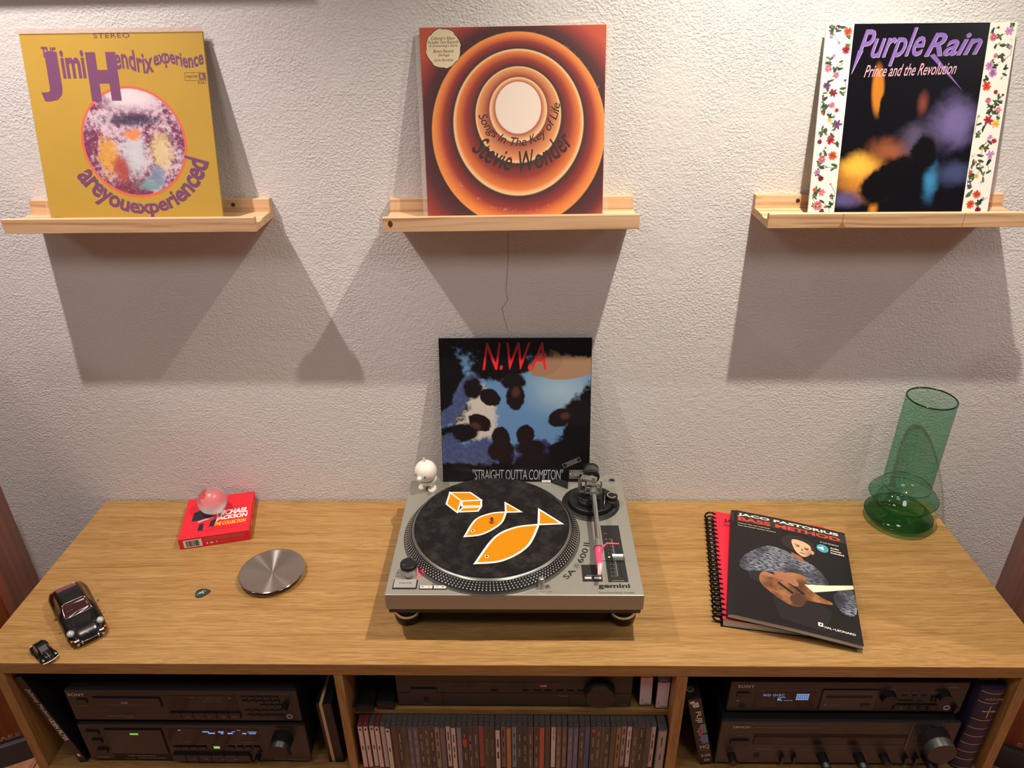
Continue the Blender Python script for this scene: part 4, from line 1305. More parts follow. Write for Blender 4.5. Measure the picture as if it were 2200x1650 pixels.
# ------------------------------------------------------------------ guitar pick
pk = thing('guitar_pick', 'dark green guitar pick with a pale emblem beside the steel dish', 'guitar pick', (-0.587, -0.3035, 0.0), (0, 0, R(20)))
out = spline([(0.0155, 0.0), (0.006, 0.0088), (-0.0045, 0.0122), (-0.0118, 0.0085), (-0.0135, 0.0), (-0.0118, -0.0085), (-0.0045, -0.0122), (0.006, -0.0088)], 5, True)
finish('pick_body', prism(NB(), out, 0.0002, 0.0013, 'z', 0.0003), mat('pick_green', rgb(44, 56, 48), 0.4), pk)
flat('emblem', [[(-0.0085, 0.0005), (-0.006, 0.003), (-0.0025, 0.0035), (0.001, 0.0055), (0.0035, 0.004), (0.0015, 0.001), (0.004, -0.0015), (0.0015, -0.0045), (-0.0005, -0.0012), (-0.005, -0.0028)], [(0.0045, 0.005), (0.0055, 0.0048), (0.0058, 0.0), (0.0048, 0.0)], [(-0.0105, -0.002), (-0.0085, -0.001), (-0.0075, -0.0035), (-0.0095, -0.0042)]], mat('emblem_pale', rgb(150, 156, 150), 0.5), pk, z=0.0016)


# ------------------------------------------------------------------ toy cars
def lerp(tab, x):
    if x <= tab[0][0]:
        return tab[0][1]
    n = len(tab)

    def slope(i):
        if i == 0 or i == n - 1:
            j = max(i, 1)
            return (tab[j][1] - tab[j - 1][1]) / (tab[j][0] - tab[j - 1][0])
        d0 = (tab[i][1] - tab[i - 1][1]) / (tab[i][0] - tab[i - 1][0])
        d1 = (tab[i + 1][1] - tab[i][1]) / (tab[i + 1][0] - tab[i][0])
        return 0.0 if d0 * d1 <= 0 else 2 * d0 * d1 / (d0 + d1)
    for i in range(n - 1):
        (a, u), (b, v) = tab[i], tab[i + 1]
        if x <= b:
            h_, t_ = b - a, (x - a) / (b - a)
            return ((2 * t_ ** 3 - 3 * t_ ** 2 + 1) * u + (t_ ** 3 - 2 * t_ ** 2 + t_) * h_ * slope(i)
                    + (-2 * t_ ** 3 + 3 * t_ ** 2) * v + (t_ ** 3 - t_ ** 2) * h_ * slope(i + 1))
    return tab[-1][1]


def sstep(a, b, x):
    t_ = min(max((x - a) / (b - a), 0), 1)
    return t_ * t_ * (3 - 2 * t_)


def car_mesh(zs, hw, x0, x1, zb, nx=44, ny=28):
    bm = NB()
    g = []
    for i in range(nx + 1):
        x = x0 + (x1 - x0) * i / nx
        row = []
        for j in range(ny + 1):
            s = -1 + 2 * j / ny
            s = math.copysign(abs(s) ** 0.8, s)
            row.append(bm.verts.new((x, s * hw(x), zs(x, abs(s)))))
        g.append(row)
    for i in range(nx):
        for j in range(ny):
            bm.faces.new((g[i][j], g[i + 1][j], g[i + 1][j + 1], g[i][j + 1]))
    rim = [g[i][0] for i in range(nx + 1)] + g[nx][1:] + [g[i][ny] for i in range(nx - 1, -1, -1)] + g[0][-2:0:-1]
    low1 = [bm.verts.new((v.co.x * 1.0, v.co.y * 1.0, (v.co.z + zb) / 2)) for v in rim]
    low = [bm.verts.new((v.co.x * 0.97, v.co.y * 0.96, zb)) for v in rim]
    n = len(rim)
    for A, B in ((rim, low1), (low1, low)):
        for i in range(n):
            bm.faces.new((A[i], A[(i + 1) % n], B[(i + 1) % n], B[i]))
    bm.faces.new(low)
    return bm


def patch(zs, hw, xa, xb, sa, sb, off=0.0004, nx=10, ns=16, corner=None):
    bm = NB()
    g = []
    for i in range(nx + 1):
        u = i / nx
        row = []
        for j in range(ns + 1):
            v = j / ns
            x = xa(v) + (xb(v) - xa(v)) * u if callable(xa) else xa + (xb - xa) * u
            s = sa + (sb - sa) * v if not callable(sa) else sa(u) + (sb(u) - sa(u)) * v
            row.append(bm.verts.new((x, s * hw(x), zs(x, abs(s)) + off)))
        g.append(row)
    for i in range(nx):
        for j in range(ns):
            bm.faces.new((g[i][j], g[i + 1][j], g[i + 1][j + 1], g[i][j + 1]))
    return bm


def surf_line(zs, hw, pts, r=0.0005, off=0.0005):
    return tube(NB(), [(x, s * hw(x), zs(x, abs(s)) + off) for x, s in pts], r, 6)


CARB = mat('car_black', rgb(22, 20, 20), 0.16, spec=0.28, coat=0.12)
CARGL = mat('car_glass', rgb(70, 40, 40), 0.08, coat=0.6)
CARRED = mat('car_red_interior', rgb(122, 48, 54), 0.25, coat=0.5)
TYRE = mat('tyre', rgb(20, 19, 19), 0.8)
LENS = mat('lens', rgb(190, 188, 186), 0.15, 0.4)
AMBER = mat('amber', rgb(220, 84, 40), 0.3)

hood = [(-0.0775, 0.0150), (-0.074, 0.0195), (-0.062, 0.0265), (-0.040, 0.0295), (0.0, 0.0295), (0.030, 0.0290), (0.050, 0.0250), (0.066, 0.0195), (0.074, 0.0150), (0.0775, 0.0125)]
cabn = [(-0.0775, 0.0), (-0.064, 0.0050), (-0.046, 0.0122), (-0.026, 0.0186), (-0.008, 0.0210), (0.008, 0.0195), (0.0285, 0.0), (0.04, 0.0)]
wid = [(-0.0775, 0.0215), (-0.070, 0.0275), (-0.045, 0.0318), (0.0, 0.0312), (0.045, 0.0310), (0.066, 0.0285), (0.0775, 0.0225)]
hw1 = lambda x: lerp(wid, x)


def zs1(x, s):
    z = lerp(hood, x)
    fen = 0.0045 * math.exp(-((s - 0.80) / 0.15) ** 2) * sstep(0.018, 0.050, x) * (1 - sstep(0.070, 0.0775, x) * 0.6)
    fen += 0.0015 * math.exp(-((s - 0.88) / 0.14) ** 2) * sstep(-0.015, -0.045, x)
    z += fen
    z -= (z - 0.015) * 0.42 * sstep(0.84, 1.0, s) ** 1.5 if z > 0.015 else 0
    z += lerp(cabn, x) * (1 - sstep(0.56, 0.92, s)) * (1 - 0.05 * s * s)
    return z


cr1 = thing('toy_car', 'larger black toy sports coupe with chrome-framed windscreen on the console', 'toy car', (-0.797, -0.3690, 0.0), (0, 0, R(-46.7)), 'black toy cars')
cr1.scale = (1.06, 1.06, 1.06)
finish('body', car_mesh(zs1, hw1, -0.0775, 0.0775, 0.0062), CARB, cr1, smooth=50)
ws = finish('windscreen', patch(zs1, hw1, 0.0262, 0.0100, lambda u: -0.70 + 0.10 * u, lambda u: 0.70 - 0.10 * u), CARGL, cr1, smooth=180)
corn = [(0.0262, -0.66), (0.0262, 0.66)]
fr = [(0.0265, -0.60 + 1.2 * i / 12) for i in range(13)] + [(0.0250, 0.68), (0.0110, 0.615)] + [(0.0096, 0.56 - 1.12 * i / 10) for i in range(11)] + [(0.0110, -0.615), (0.0250, -0.68)]
finish('windscreen_frame', tube(NB(), [(x, s * hw1(x), zs1(x, abs(s)) + 0.0006) for x, s in fr], 0.00055, 6, True), CHROME, ws, smooth=60)
for a, b in (((0.0268, -0.10), (0.0235, 0.52)), ((0.0268, -0.58), (0.0232, -0.04))):
    finish('wiper', surf_line(zs1, hw1, [(a[0] + (b[0] - a[0]) * i / 6, a[1] + (b[1] - a[1]) * i / 6) for i in range(7)], 0.0005, 0.0012), CHROME, ws, smooth=60)
finish('steering_wheel', tube(NB(), [(0.0205 + 0.002 * cos(a), -0.30 * 0.031 * 1.1 + 0.0058 * sin(a), zs1(0.0185, 0.3) + 0.0002 + 0.0026 * cos(a)) for a in [pi * i / 10 - pi / 2 for i in range(11)]], 0.0003, 6), mat('wheel_grey', rgb(96, 84, 84), 0.4), ws, smooth=60)
rw = finish('rear_window', patch(zs1, hw1, -0.0300, -0.0500, lambda u: -0.50, lambda u: 0.50), CARRED, cr1, smooth=180)
finish('rear_window_trim', surf_line(zs1, hw1, [(-0.0512, -0.50 + i / 12) for i in range(13)], 0.0010), CHROME, rw, smooth=60)
for s in (-1, 1):
    sw = finish('side_window', patch(zs1, hw1, 0.013, -0.034, lambda u: s * (0.69 - 0.02 * u), lambda u: s * (0.79 + 0.02 * u), 0.0005, 12, 4), mat('side_glass', rgb(66, 48, 44), 0.2), cr1, smooth=180)
    hx, hs_ = 0.0610, 0.80
    hy = s * hs_ * hw1(hx)
    M_ = Matrix.Translation((hx + 0.001, hy, zs1(hx, hs_) - 0.001)) @ Matrix.Rotation(R(38), 4, 'Y')
    hl = finish('headlight', lathe(NB(), [(0, -0.004), (0.0056, -0.004), (0.0060, 0.0012), (0.0052, 0.0022), (0.003, 0.0032), (0, 0.0036)], 24, M=M_), LENS, cr1, smooth=60)
    finish('headlight_ring', lathe(NB(), [(0.0054, 0.0008), (0.0064, 0.0010), (0.0064, 0.0020), (0.0054, 0.0020)], 24, M=M_, close=True), CHROME, hl, smooth=60)
    finish('turn_lamp', box(NB(), 0.0695, 0.0735, s * 0.0262 - 0.0022, s * 0.0262 + 0.0022, 0.0145, 0.0172, 0.0006, 1), AMBER, cr1, rot=(0, 0, 0))
    finish('grille_lamp', box(NB(), 0.0730, 0.0772, s * 0.0198 - 0.0038, s * 0.0198 + 0.0038, 0.0142, 0.0168, 0.0006, 1), mat('horn_grille', rgb(226, 220, 210), 0.3), cr1)
    finish('bumper_guard', box(NB(), 0.0765, 0.0800, s * 0.0128 - 0.0013, s * 0.0128 + 0.0013, 0.0075, 0.0140, 0.0006, 1), CHROME, cr1)
    finish('fog_lamp', cyl(NB(), (0.075, s * 0.0195, 0.0085), (0.0785, s * 0.0195, 0.0085), 0.0024, None, 14), LENS, cr1, smooth=40)
    finish('washer_nozzle', cyl(NB(), (0.0555, s * 0.0150, zs1(0.0555, 0.5) - 0.001), (0.0555, s * 0.0150, zs1(0.0555, 0.5) + 0.0012), 0.0009, None, 10), CHROME, cr1)
    mi = finish('mirror', tube(NB(), [(0.016, s * 0.0315, 0.0280), (0.0165, s * 0.0345, 0.0300)], 0.0006, 8), CHROME, cr1)
    finish('mirror_head', lathe(NB(), [(0, -0.0012), (0.0022, -0.0006), (0.0024, 0.0006), (0, 0.0012)], 16, M=Matrix.Translation((0.0165, s * 0.0350, 0.0310)) @ Matrix.Rotation(pi / 2, 4, 'Y')), CHROME, mi, smooth=60)
    finish('hood_seam', surf_line(zs1, hw1, [(0.0265 + 0.042 * i / 12, s * (0.66 - 0.13 * i / 12)) for i in range(13)], 0.00022, 0.0001), mat('seam', rgb(66, 62, 60), 0.5), cr1)
    for wx in (0.046, -0.043):
        w_ = finish('wheel', lathe(NB(), [(0, -0.004), (0.0098, -0.004), (0.0112, -0.003), (0.0112, 0.003), (0.0098, 0.004), (0, 0.004)], 28, M=Matrix.Translation((wx, s * 0.0262, 0.0112)) @ Matrix.Rotation(pi / 2, 4, 'X')), TYRE, cr1, smooth=40)
        finish('hub_cap', cyl(NB(), (wx, s * 0.0300, 0.0112), (wx, s * 0.0308, 0.0112), 0.0062, 0.005, 20), CHROME, w_, smooth=40)
bp = [(0.0785 - 0.0075 * (abs(i - 8) / 8) ** 2.4, -0.0268 + 0.0268 * 2 * i / 16, 0.0105) for i in range(17)]
finish('front_bumper', tube(NB(), bp, 0.0019, 10), CARB, cr1, smooth=60)
finish('bumper_trim', tube(NB(), [(x + 0.0014, y, z + 0.0012) for x, y, z in bp], 0.0005, 6), CHROME, cr1, smooth=60)
rb = [(-0.0785 + 0.0085 * (abs(i - 8) / 8) ** 2.4, -0.0262 + 0.0262 * 2 * i / 16, 0.0120) for i in range(17)]
finish('rear_bumper', tube(NB(), rb, 0.0019, 10), CARB, cr1, smooth=60)
flat('bonnet_badge', [ell(0, 0, 0.0014, 0.0011, 12)], mat('badge', rgb(120, 96, 84), 0.3, 0.5), cr1, loc=(0.0690, 0, zs1(0.0690, 0) + 0.0006), rot=(0, R(18), 0))

hood2 = [(-0.0285, 0.0060), (-0.026, 0.0095), (-0.020, 0.0125), (0.0, 0.0130), (0.012, 0.0135), (0.020, 0.0118), (0.0255, 0.0090), (0.0285, 0.0060)]
cab2 = [(-0.024, 0.0), (-0.015, 0.0065), (-0.008, 0.0102), (-0.001, 0.0114), (0.004, 0.0104), (0.0105, 0.0), (0.02, 0.0)]
wid2 = [(-0.0285, 0.0050), (-0.024, 0.0090), (-0.012, 0.0112), (0.002, 0.0110), (0.014, 0.0092), (0.024, 0.0068), (0.0285, 0.0045)]
hw2 = lambda x: lerp(wid2, x)


def zs2(x, s):
    z = lerp(hood2, x)
    z -= max(z - 0.006, 0) * 0.5 * sstep(0.6, 1.0, s)
    z += lerp(cab2, x) * (1 - sstep(0.55, 0.98, s))
    return z


cr2 = thing('toy_car', 'tiny black rounded toy car with a pale front bumper at the console edge', 'toy car', (-0.8120, -0.4565, 0.0), (0, 0, R(-36)), 'black toy cars')
cr2.scale = (1.08, 1.08, 1.08)
finish('body', car_mesh(zs2, hw2, -0.0285, 0.0285, 0.0032, 36, 24), CARB, cr2, smooth=60)
for s in (-1, 1):
    for fx, rx_, rz_ in ((0.0165, 0.0098, 0.0078), (-0.0165, 0.0098, 0.0082)):
        M_ = Matrix.Translation((fx, s * 0.0098, 0.0040)) @ Matrix.Diagonal((rx_, 0.0040, rz_, 1))
        f_ = finish('fender', lathe(NB(), [(sin(pi / 2 * i / 10), cos(pi / 2 * i / 10)) for i in range(10, -1, -1)][::-1], 24, M=M_), CARB, cr2, smooth=180)
        w_ = finish('wheel', lathe(NB(), [(0, -0.0016), (0.0040, -0.0016), (0.0044, 0), (0.0040, 0.0016), (0, 0.0016)], 20, M=Matrix.Translation((fx, s * 0.0108, 0.0044)) @ Matrix.Rotation(pi / 2, 4, 'X')), TYRE, cr2, smooth=40)
    finish('headlight', lathe(NB(), [(0, 0), (0.0018, 0), (0.0016, 0.0008), (0, 0.0011)], 16, M=Matrix.Translation((0.0232, s * 0.0098, 0.0086)) @ Matrix.Rotation(R(55), 4, 'Y')), LENS, cr2, smooth=60)
    finish('running_board', box(NB(), -0.010, 0.010, s * 0.0116 - 0.0012, s * 0.0116 + 0.0012, 0.0034, 0.0044, 0.0003, 1), CARB, cr2)
    finish('side_window', patch(zs2, hw2, 0.0055, -0.012, s * 0.70, s * 0.84, 0.0003, 8, 3), mat('grey_glass', rgb(110, 104, 108), 0.2), cr2, smooth=180)
finish('windscreen', patch(zs2, hw2, 0.0094, 0.0052, -0.56, 0.56, 0.0003), MATS['grey_glass'], cr2, smooth=180)
finish('rear_window', patch(zs2, hw2, -0.0085, -0.0125, -0.32, 0.32, 0.0003), MATS['grey_glass'], cr2, smooth=180)
finish('bonnet_strip', surf_line(zs2, hw2, [(0.0112 + 0.0145 * i / 8, 0.0) for i in range(9)], 0.0003, 0.0003), mat('strip_grey', rgb(176, 172, 170), 0.3, 0.6), cr2, smooth=60)
finish('front_bumper', tube(NB(), [(0.0298 - 0.0030 * (abs(i - 6) / 6) ** 2, -0.0122 + 0.0244 * i / 12, 0.0060) for i in range(13)], 0.0010, 8), mat('bumper_cream', rgb(206, 196, 176), 0.3, 0.3), cr2, smooth=60)
finish('rear_bumper', tube(NB(), [(-0.0296 + 0.0030 * (abs(i - 6) / 6) ** 2, -0.0112 + 0.0224 * i / 12, 0.0062) for i in range(13)], 0.0009, 8), MATS['bumper_cream'], cr2, smooth=60)

# ------------------------------------------------------------------ spiral-bound book
sb = thing('spiral_book', 'thick red spiral-bound music book underneath the black bass method book', 'book', (0.412, -0.386, 0.0), (0, 0, R(-9.5)))
SWd, SHt = 0.236, 0.322
zt = lambda x: 0.0205 - 0.0125 * (x / SWd) - 0.0015 * sin(pi * x / SWd)


def slab(x0, x1, y0, y1, zlo, zhi, n=14):
    bm = NB()
    pts = [(x0 + (x1 - x0) * i / n, zhi(x0 + (x1 - x0) * i / n)) for i in range(n + 1)]
    pts += [(x0 + (x1 - x0) * i / n, zlo(x0 + (x1 - x0) * i / n)) for i in range(n, -1, -1)]
    prism(bm, pts, y0, y1, 'y')
    return bm


k = NT('page_edges', rough=0.85, spec=0.1)
sepn = k.n('ShaderNodeSeparateXYZ')
k.link(k.co, sepn.inputs[0])
pn = k.noise(k.mapping(scale=(4, 4, 1500)), scale=1.0, detail=1)
PAGES = k.color(k.mix(k.smooth(pn, 0.40, 0.62), rgb(176, 168, 160), rgb(236, 230, 222)))
finish('pages', slab(0.003, SWd - 0.002, 0.002, SHt - 0.002, lambda x: 0.0012, lambda x: zt(x) - 0.0006), PAGES, sb)
SRED = mat('book_red', rgb(224, 38, 62), 0.4)
cvr = finish('front_cover', slab(0.0, SWd, 0.0, SHt, lambda x: zt(x) - 0.0006, zt), SRED, sb)
finish('back_cover', slab(-0.002, SWd, 0.0, SHt, lambda x: 0.0004, lambda x: 0.0010), mat('card_black', rgb(30, 27, 27), 0.5), sb)


def lay(zf, d=0.0004):
    """drape a flat print mesh over a curved cover"""
    def f(o):
        for v in o.data.vertices:
            v.co.z = zf(v.co.x) + d
        return o
    return f


ly = lay(zt)
ly(txt('title', 'JACO', 0.022, 0.287, 0.056, 0.0135, INK, cvr, bold=0.02))
ly(txt('subtitle', 'For Bass', 0.022, 0.275, 0.040, 0.0052, INK, cvr, bold=0.02))
ly(flat('printed_mark', [rect(0.027, 0.004, 0.029, 0.009)], INK, cvr))
nr = 23
ringm = NB()
N_ = 22
for i in range(N_):
    a = 2 * pi * i / N_
    b = 2 * pi * (i + 1) / N_
COMB = mat('comb_black', rgb(20, 18, 18), 0.22)
for i in range(nr):
    y = 0.010 + (SHt - 0.020) * i / (nr - 1)
    pts = [(-0.0050 + 0.0108 * cos(R(-100 + 300 * j / 16) + pi / 2 + R(40)), y + 0.0016 * (j / 16 - 0.5), 0.0130 + 0.0108 * sin(R(-100 + 300 * j / 16) + pi / 2 + R(40))) for j in range(17)]
    finish('coil_ring', tube(NB(), pts, 0.0021, 8), COMB, sb, smooth=60)
holes = [rect(0.0020, 0.010 + (SHt - 0.020) * i / (nr - 1) - 0.0022, 0.0070, 0.010 + (SHt - 0.020) * i / (nr - 1) + 0.0022) for i in range(nr)]
ly(flat('punch_holes', holes, INK, cvr))

# ------------------------------------------------------------------ bass method book on top of it
bb = thing('bass_book', 'black bass method book with a guitarist on its cover, lying askew on the red book', 'book', (0.4185, -0.386, 0.0), (0, 0, R(-15.4)))
CW, CH = 0.2335, 0.317
ztop = lambda x: 0.0345 - 0.0155 * (x / CW) + 0.0022 * sin(pi * x / CW) - 0.0022 * math.exp(-x / 0.004)
zbot = lambda x: 0.0233 - 0.0135 * (x / CW) + 0.0022 * sin(pi * x / CW)
finish('pages', slab(0.0012, CW - 0.0015, 0.0015, CH - 0.0015, zbot, lambda x: ztop(x) - 0.0005, 24), PAGES, bb)
CBLK = mat('cover_black', rgb(30, 26, 27), 0.33)
cvr = finish('front_cover', slab(0.0, CW, 0.0, CH, lambda x: ztop(x) - 0.0005, ztop, 24), CBLK, bb, smooth=30)
finish('spine_fold', prism(NB(), [(0.0, zbot(0)), (-0.0012, 0.026), (-0.0010, 0.030), (0.0, ztop(0.0)), (0.0014, ztop(0.0014) - 0.0004), (0.0010, zbot(0) + 0.0005)], 0.0, CH, 'y'), CBLK, bb, smooth=60)
finish('back_cover', slab(0.0, CW, 0.0, CH, lambda x: zbot(x) - 0.0004, lambda x: zbot(x), 24), CBLK, bb)


def bq(u, v):
    return (u * CW, (1 - v) * CH)


def subdiv_flat(name, lst, m, d):
    bm = NB()
    for l_ in lst:
        bm.faces.new([bm.verts.new((p[0], p[1], 0)) for p in l_])
    bmesh.ops.triangulate(bm, faces=bm.faces[:])
    for _ in range(7):
        es = [e for e in bm.edges if abs(e.verts[0].co.x - e.verts[1].co.x) > 0.016]
        if not es:
            break
        bmesh.ops.subdivide_edges(bm, edges=es, cuts=1)
        bmesh.ops.triangulate(bm, faces=bm.faces[:])
    for v in bm.verts:
        v.co.z = ztop(v.co.x) + d
    me = bpy.data.meshes.new(name)
    bm.to_mesh(me)
    bm.free()
    me.materials.append(m)
    o = link(bpy.data.objects.new(name, me))
    o.parent = cvr
    return o


def ctx(name, s_, u, v, w, h_, m, **kw):
    return lay(ztop, kw.pop('d', 0.0006))(txt(name, s_, *bq(u, v), w * CW, h_ * CH, m, cvr, **kw))


HDG = mat('cover_grey', rgb(52, 46, 46), 0.35)
subdiv_flat('header_band', [[bq(0.0, 0.118), bq(1.0, 0.118), bq(1.0, 0.018), bq(0.0, 0.018)]], HDG, 0.0003)
CRW = mat('cover_white', rgb(236, 224, 208), 0.45)
CRR = mat('cover_red', rgb(222, 72, 50), 0.45)
ctx('title', 'JACO PASTORIUS', 0.055, 0.062, 0.885, 0.036, CRW, bold=0.035)
ctx('title', 'BASS METHOD', 0.060, 0.110, 0.890, 0.040, CRR, bold=0.034)
ctx('subtitle', 'Lessons, Tips, and Techniques', 0.060, 0.143, 0.28, 0.010, CRW, bold=0.02)
ctx('subtitle', 'from His Private Teaching Archives', 0.060, 0.168, 0.33, 0.010, CRW, bold=0.02)
ctx('author', 'BY RAY PETERSON', 0.770, 0.165, 0.155, 0.010, CRW, bold=0.01)
for i, s_ in enumerate(('Audio', 'Access', 'Included')):
    ctx('badge_lettering', s_, 0.850, 0.205 + i * 0.024, (0.075, 0.09, 0.11)[i], 0.015, CRW, bold=0.03)
subdiv_flat('audio_badge', [ell(*bq(0.785, 0.222), 0.0118, 0.0128, 28)], mat('badge_teal', rgb(70, 160, 176), 0.4), 0.0005)
subdiv_flat('audio_symbol', [[bq(0.745, 0.216), bq(0.765, 0.216), bq(0.792, 0.200), bq(0.792, 0.244), bq(0.765, 0.230), bq(0.745, 0.230)]], CRW, 0.0007)
# guitarist
k = NT('knit_print', rough=0.5)
kn_ = k.noise(k.mapping(scale=(120, 300, 1), rot=(0, 0, 0.5)), scale=1.0, detail=3)
kl = k.noise(scale=14, detail=2)
KNIT = k.color(k.mix(k.math('MULTIPLY', k.smooth(kn_, 0.35, 0.65), k.smooth(kl, 0.30, 0.60)), rgb(40, 40, 50), rgb(140, 144, 156)))
k = NT('bass_print', rough=0.4)
BASSP = k.color(k.mix(k.smooth(k.noise(scale=22, detail=3), 0.35, 0.65), rgb(96, 58, 36), rgb(176, 118, 74)))
k = NT('skin_print', rough=0.5)
sx_, sy_ = bq(0.64, 0.32)
SKIN = k.color(k.mix(k.math('MULTIPLY', k.blob(sx_ + 0.006, sy_, 0.016, 0.030, 1.0), 0.75), rgb(226, 178, 138), rgb(150, 100, 78)))
SKIND = mat('skin_shade_print', rgb(150, 98, 76), 0.5)
BRN = mat('hat_print', rgb(46, 36, 32), 0.5)
subdiv_flat('printed_trousers', [[bq(0.34, 0.78), bq(0.62, 0.70), bq(0.80, 0.80), bq(0.72, 0.97), bq(0.40, 0.95)]], mat('trouser_print', rgb(35, 31, 32), 0.4), 0.0003)
subdiv_flat('printed_jumper', [spline([bq(0.08, 0.56), bq(0.12, 0.46), bq(0.24, 0.36), bq(0.34, 0.315), bq(0.46, 0.33), bq(0.56, 0.37), bq(0.66, 0.40), bq(0.74, 0.46), bq(0.80, 0.56), bq(0.70, 0.64), bq(0.5, 0.66), bq(0.36, 0.60), bq(0.24, 0.60), bq(0.14, 0.60)], 4, True), spline([bq(0.82, 0.66), bq(0.90, 0.58), bq(0.985, 0.56), bq(0.985, 0.76), bq(0.88, 0.78)], 4, True)], KNIT, 0.00042)
subdiv_flat('printed_sleeve_shadow', [spline([bq(0.16, 0.60), bq(0.36, 0.565), bq(0.42, 0.61), bq(0.36, 0.68), bq(0.2, 0.68)], 4, True)], mat('sleeve_dark', rgb(34, 32, 38), 0.5), 0.00046)
subdiv_flat('printed_hat', [spline([bq(0.435, 0.245), bq(0.45, 0.19), bq(0.53, 0.155), bq(0.63, 0.16), bq(0.70, 0.195), bq(0.725, 0.25), bq(0.71, 0.31), bq(0.66, 0.33), bq(0.48, 0.30)], 4, True)], BRN, 0.0005)
subdiv_flat('printed_neck', [[bq(0.515, 0.33), bq(0.60, 0.36), bq(0.62, 0.40), bq(0.585, 0.405), bq(0.52, 0.37)]], SKIND, 0.00052)
subdiv_flat('printed_face', [spline([bq(0.525, 0.205), bq(0.60, 0.195), bq(0.675, 0.225), bq(0.685, 0.28), bq(0.665, 0.325), bq(0.62, 0.352), bq(0.575, 0.335), bq(0.54, 0.29)], 5, True)], SKIN, 0.00056)
subdiv_flat('printed_ear', [ell(*bq(0.692, 0.292), 0.0035, 0.006, 12)], SKIN, 0.00054)
subdiv_flat('printed_brows', [[bq(0.548, 0.236), bq(0.59, 0.246), bq(0.59, 0.252), bq(0.548, 0.244)], [bq(0.625, 0.252), bq(0.668, 0.262), bq(0.666, 0.268), bq(0.625, 0.258)]], BRN, 0.0006)
subdiv_flat('printed_eyes', [ell(*bq(0.572, 0.258), 0.0042, 0.0018, 12), ell(*bq(0.643, 0.272), 0.0042, 0.0018, 12)], BRN, 0.0006)
subdiv_flat('printed_nose', [[bq(0.606, 0.262), bq(0.620, 0.298), bq(0.598, 0.298)]], SKIND, 0.0006)
subdiv_flat('printed_mouth', [spline([bq(0.580, 0.314), bq(0.607, 0.312), bq(0.636, 0.322), bq(0.606, 0.326)], 4, True)], SKIND, 0.0006)
subdiv_flat('printed_bass_body', [spline([bq(0.245, 0.62), bq(0.28, 0.575), bq(0.36, 0.585), bq(0.43, 0.56), bq(0.50, 0.53), bq(0.60, 0.535), bq(0.62, 0.58), bq(0.64, 0.64), bq(0.72, 0.69), bq(0.80, 0.715), bq(0.80, 0.735), bq(0.70, 0.745), bq(0.60, 0.755), bq(0.58, 0.80), bq(0.52, 0.825), bq(0.42, 0.80), bq(0.30, 0.73), bq(0.25, 0.68)], 4, True)], BASSP, 0.00064)
subdiv_flat('printed_scratchplate', [spline([bq(0.48, 0.75), bq(0.56, 0.70), bq(0.60, 0.755), bq(0.575, 0.80), bq(0.51, 0.805)], 4, True)], mat('plate_print', rgb(82, 52, 36), 0.4), 0.00068)
subdiv_flat('printed_pickups', [[bq(0.385, 0.655), bq(0.40, 0.64), bq(0.515, 0.71), bq(0.50, 0.725)], [bq(0.475, 0.64), bq(0.49, 0.625), bq(0.60, 0.695), bq(0.585, 0.71)]], INK, 0.0007)
subdiv_flat('printed_fingerboard', [[bq(0.60, 0.615), bq(0.78, 0.575), bq(0.995, 0.515), bq(0.995, 0.548), bq(0.80, 0.62), bq(0.67, 0.665)]], mat('board_print', rgb(238, 224, 194), 0.45), 0.0007)
subdiv_flat('printed_strings', [strokes([bq(0.44, 0.655 + 0.012 * i), bq(0.63, 0.622 + 0.011 * i)], 0.0005)[0] for i in range(4)], mat('string_print', rgb(60, 46, 40), 0.4), 0.00074)
subdiv_flat('printed_hand', [spline([bq(0.36, 0.555), bq(0.44, 0.545), bq(0.53, 0.585), bq(0.555, 0.635), bq(0.52, 0.65), bq(0.46, 0.625), bq(0.39, 0.605)], 4, True)], mat('hand_print', rgb(162, 108, 80), 0.5), 0.0008)
subdiv_flat('printed_finger_gaps', strokes([bq(0.44, 0.575), bq(0.52, 0.62)], 0.0012) + strokes([bq(0.42, 0.59), bq(0.49, 0.63)], 0.0012), SKIND, 0.00084)
subdiv_flat('publisher_mark', [[bq(0.680, 0.935), bq(0.716, 0.935), bq(0.716, 0.905), bq(0.680, 0.905)]], CRW, 0.0006)
subdiv_flat('publisher_mark_note', [[bq(0.690, 0.928), bq(0.700, 0.928), bq(0.708, 0.912), bq(0.697, 0.912)]], INK, 0.0008)
ctx('publisher', 'HAL', 0.725, 0.940, 0.055, 0.016, CRW, bold=0.02)
subdiv_flat('publisher_dot', [ell(*bq(0.792, 0.932), 0.0012, None, 10)], CRW, 0.0006)
ctx('publisher', 'LEONARD', 0.803, 0.940, 0.150, 0.016, CRW, bold=0.02)
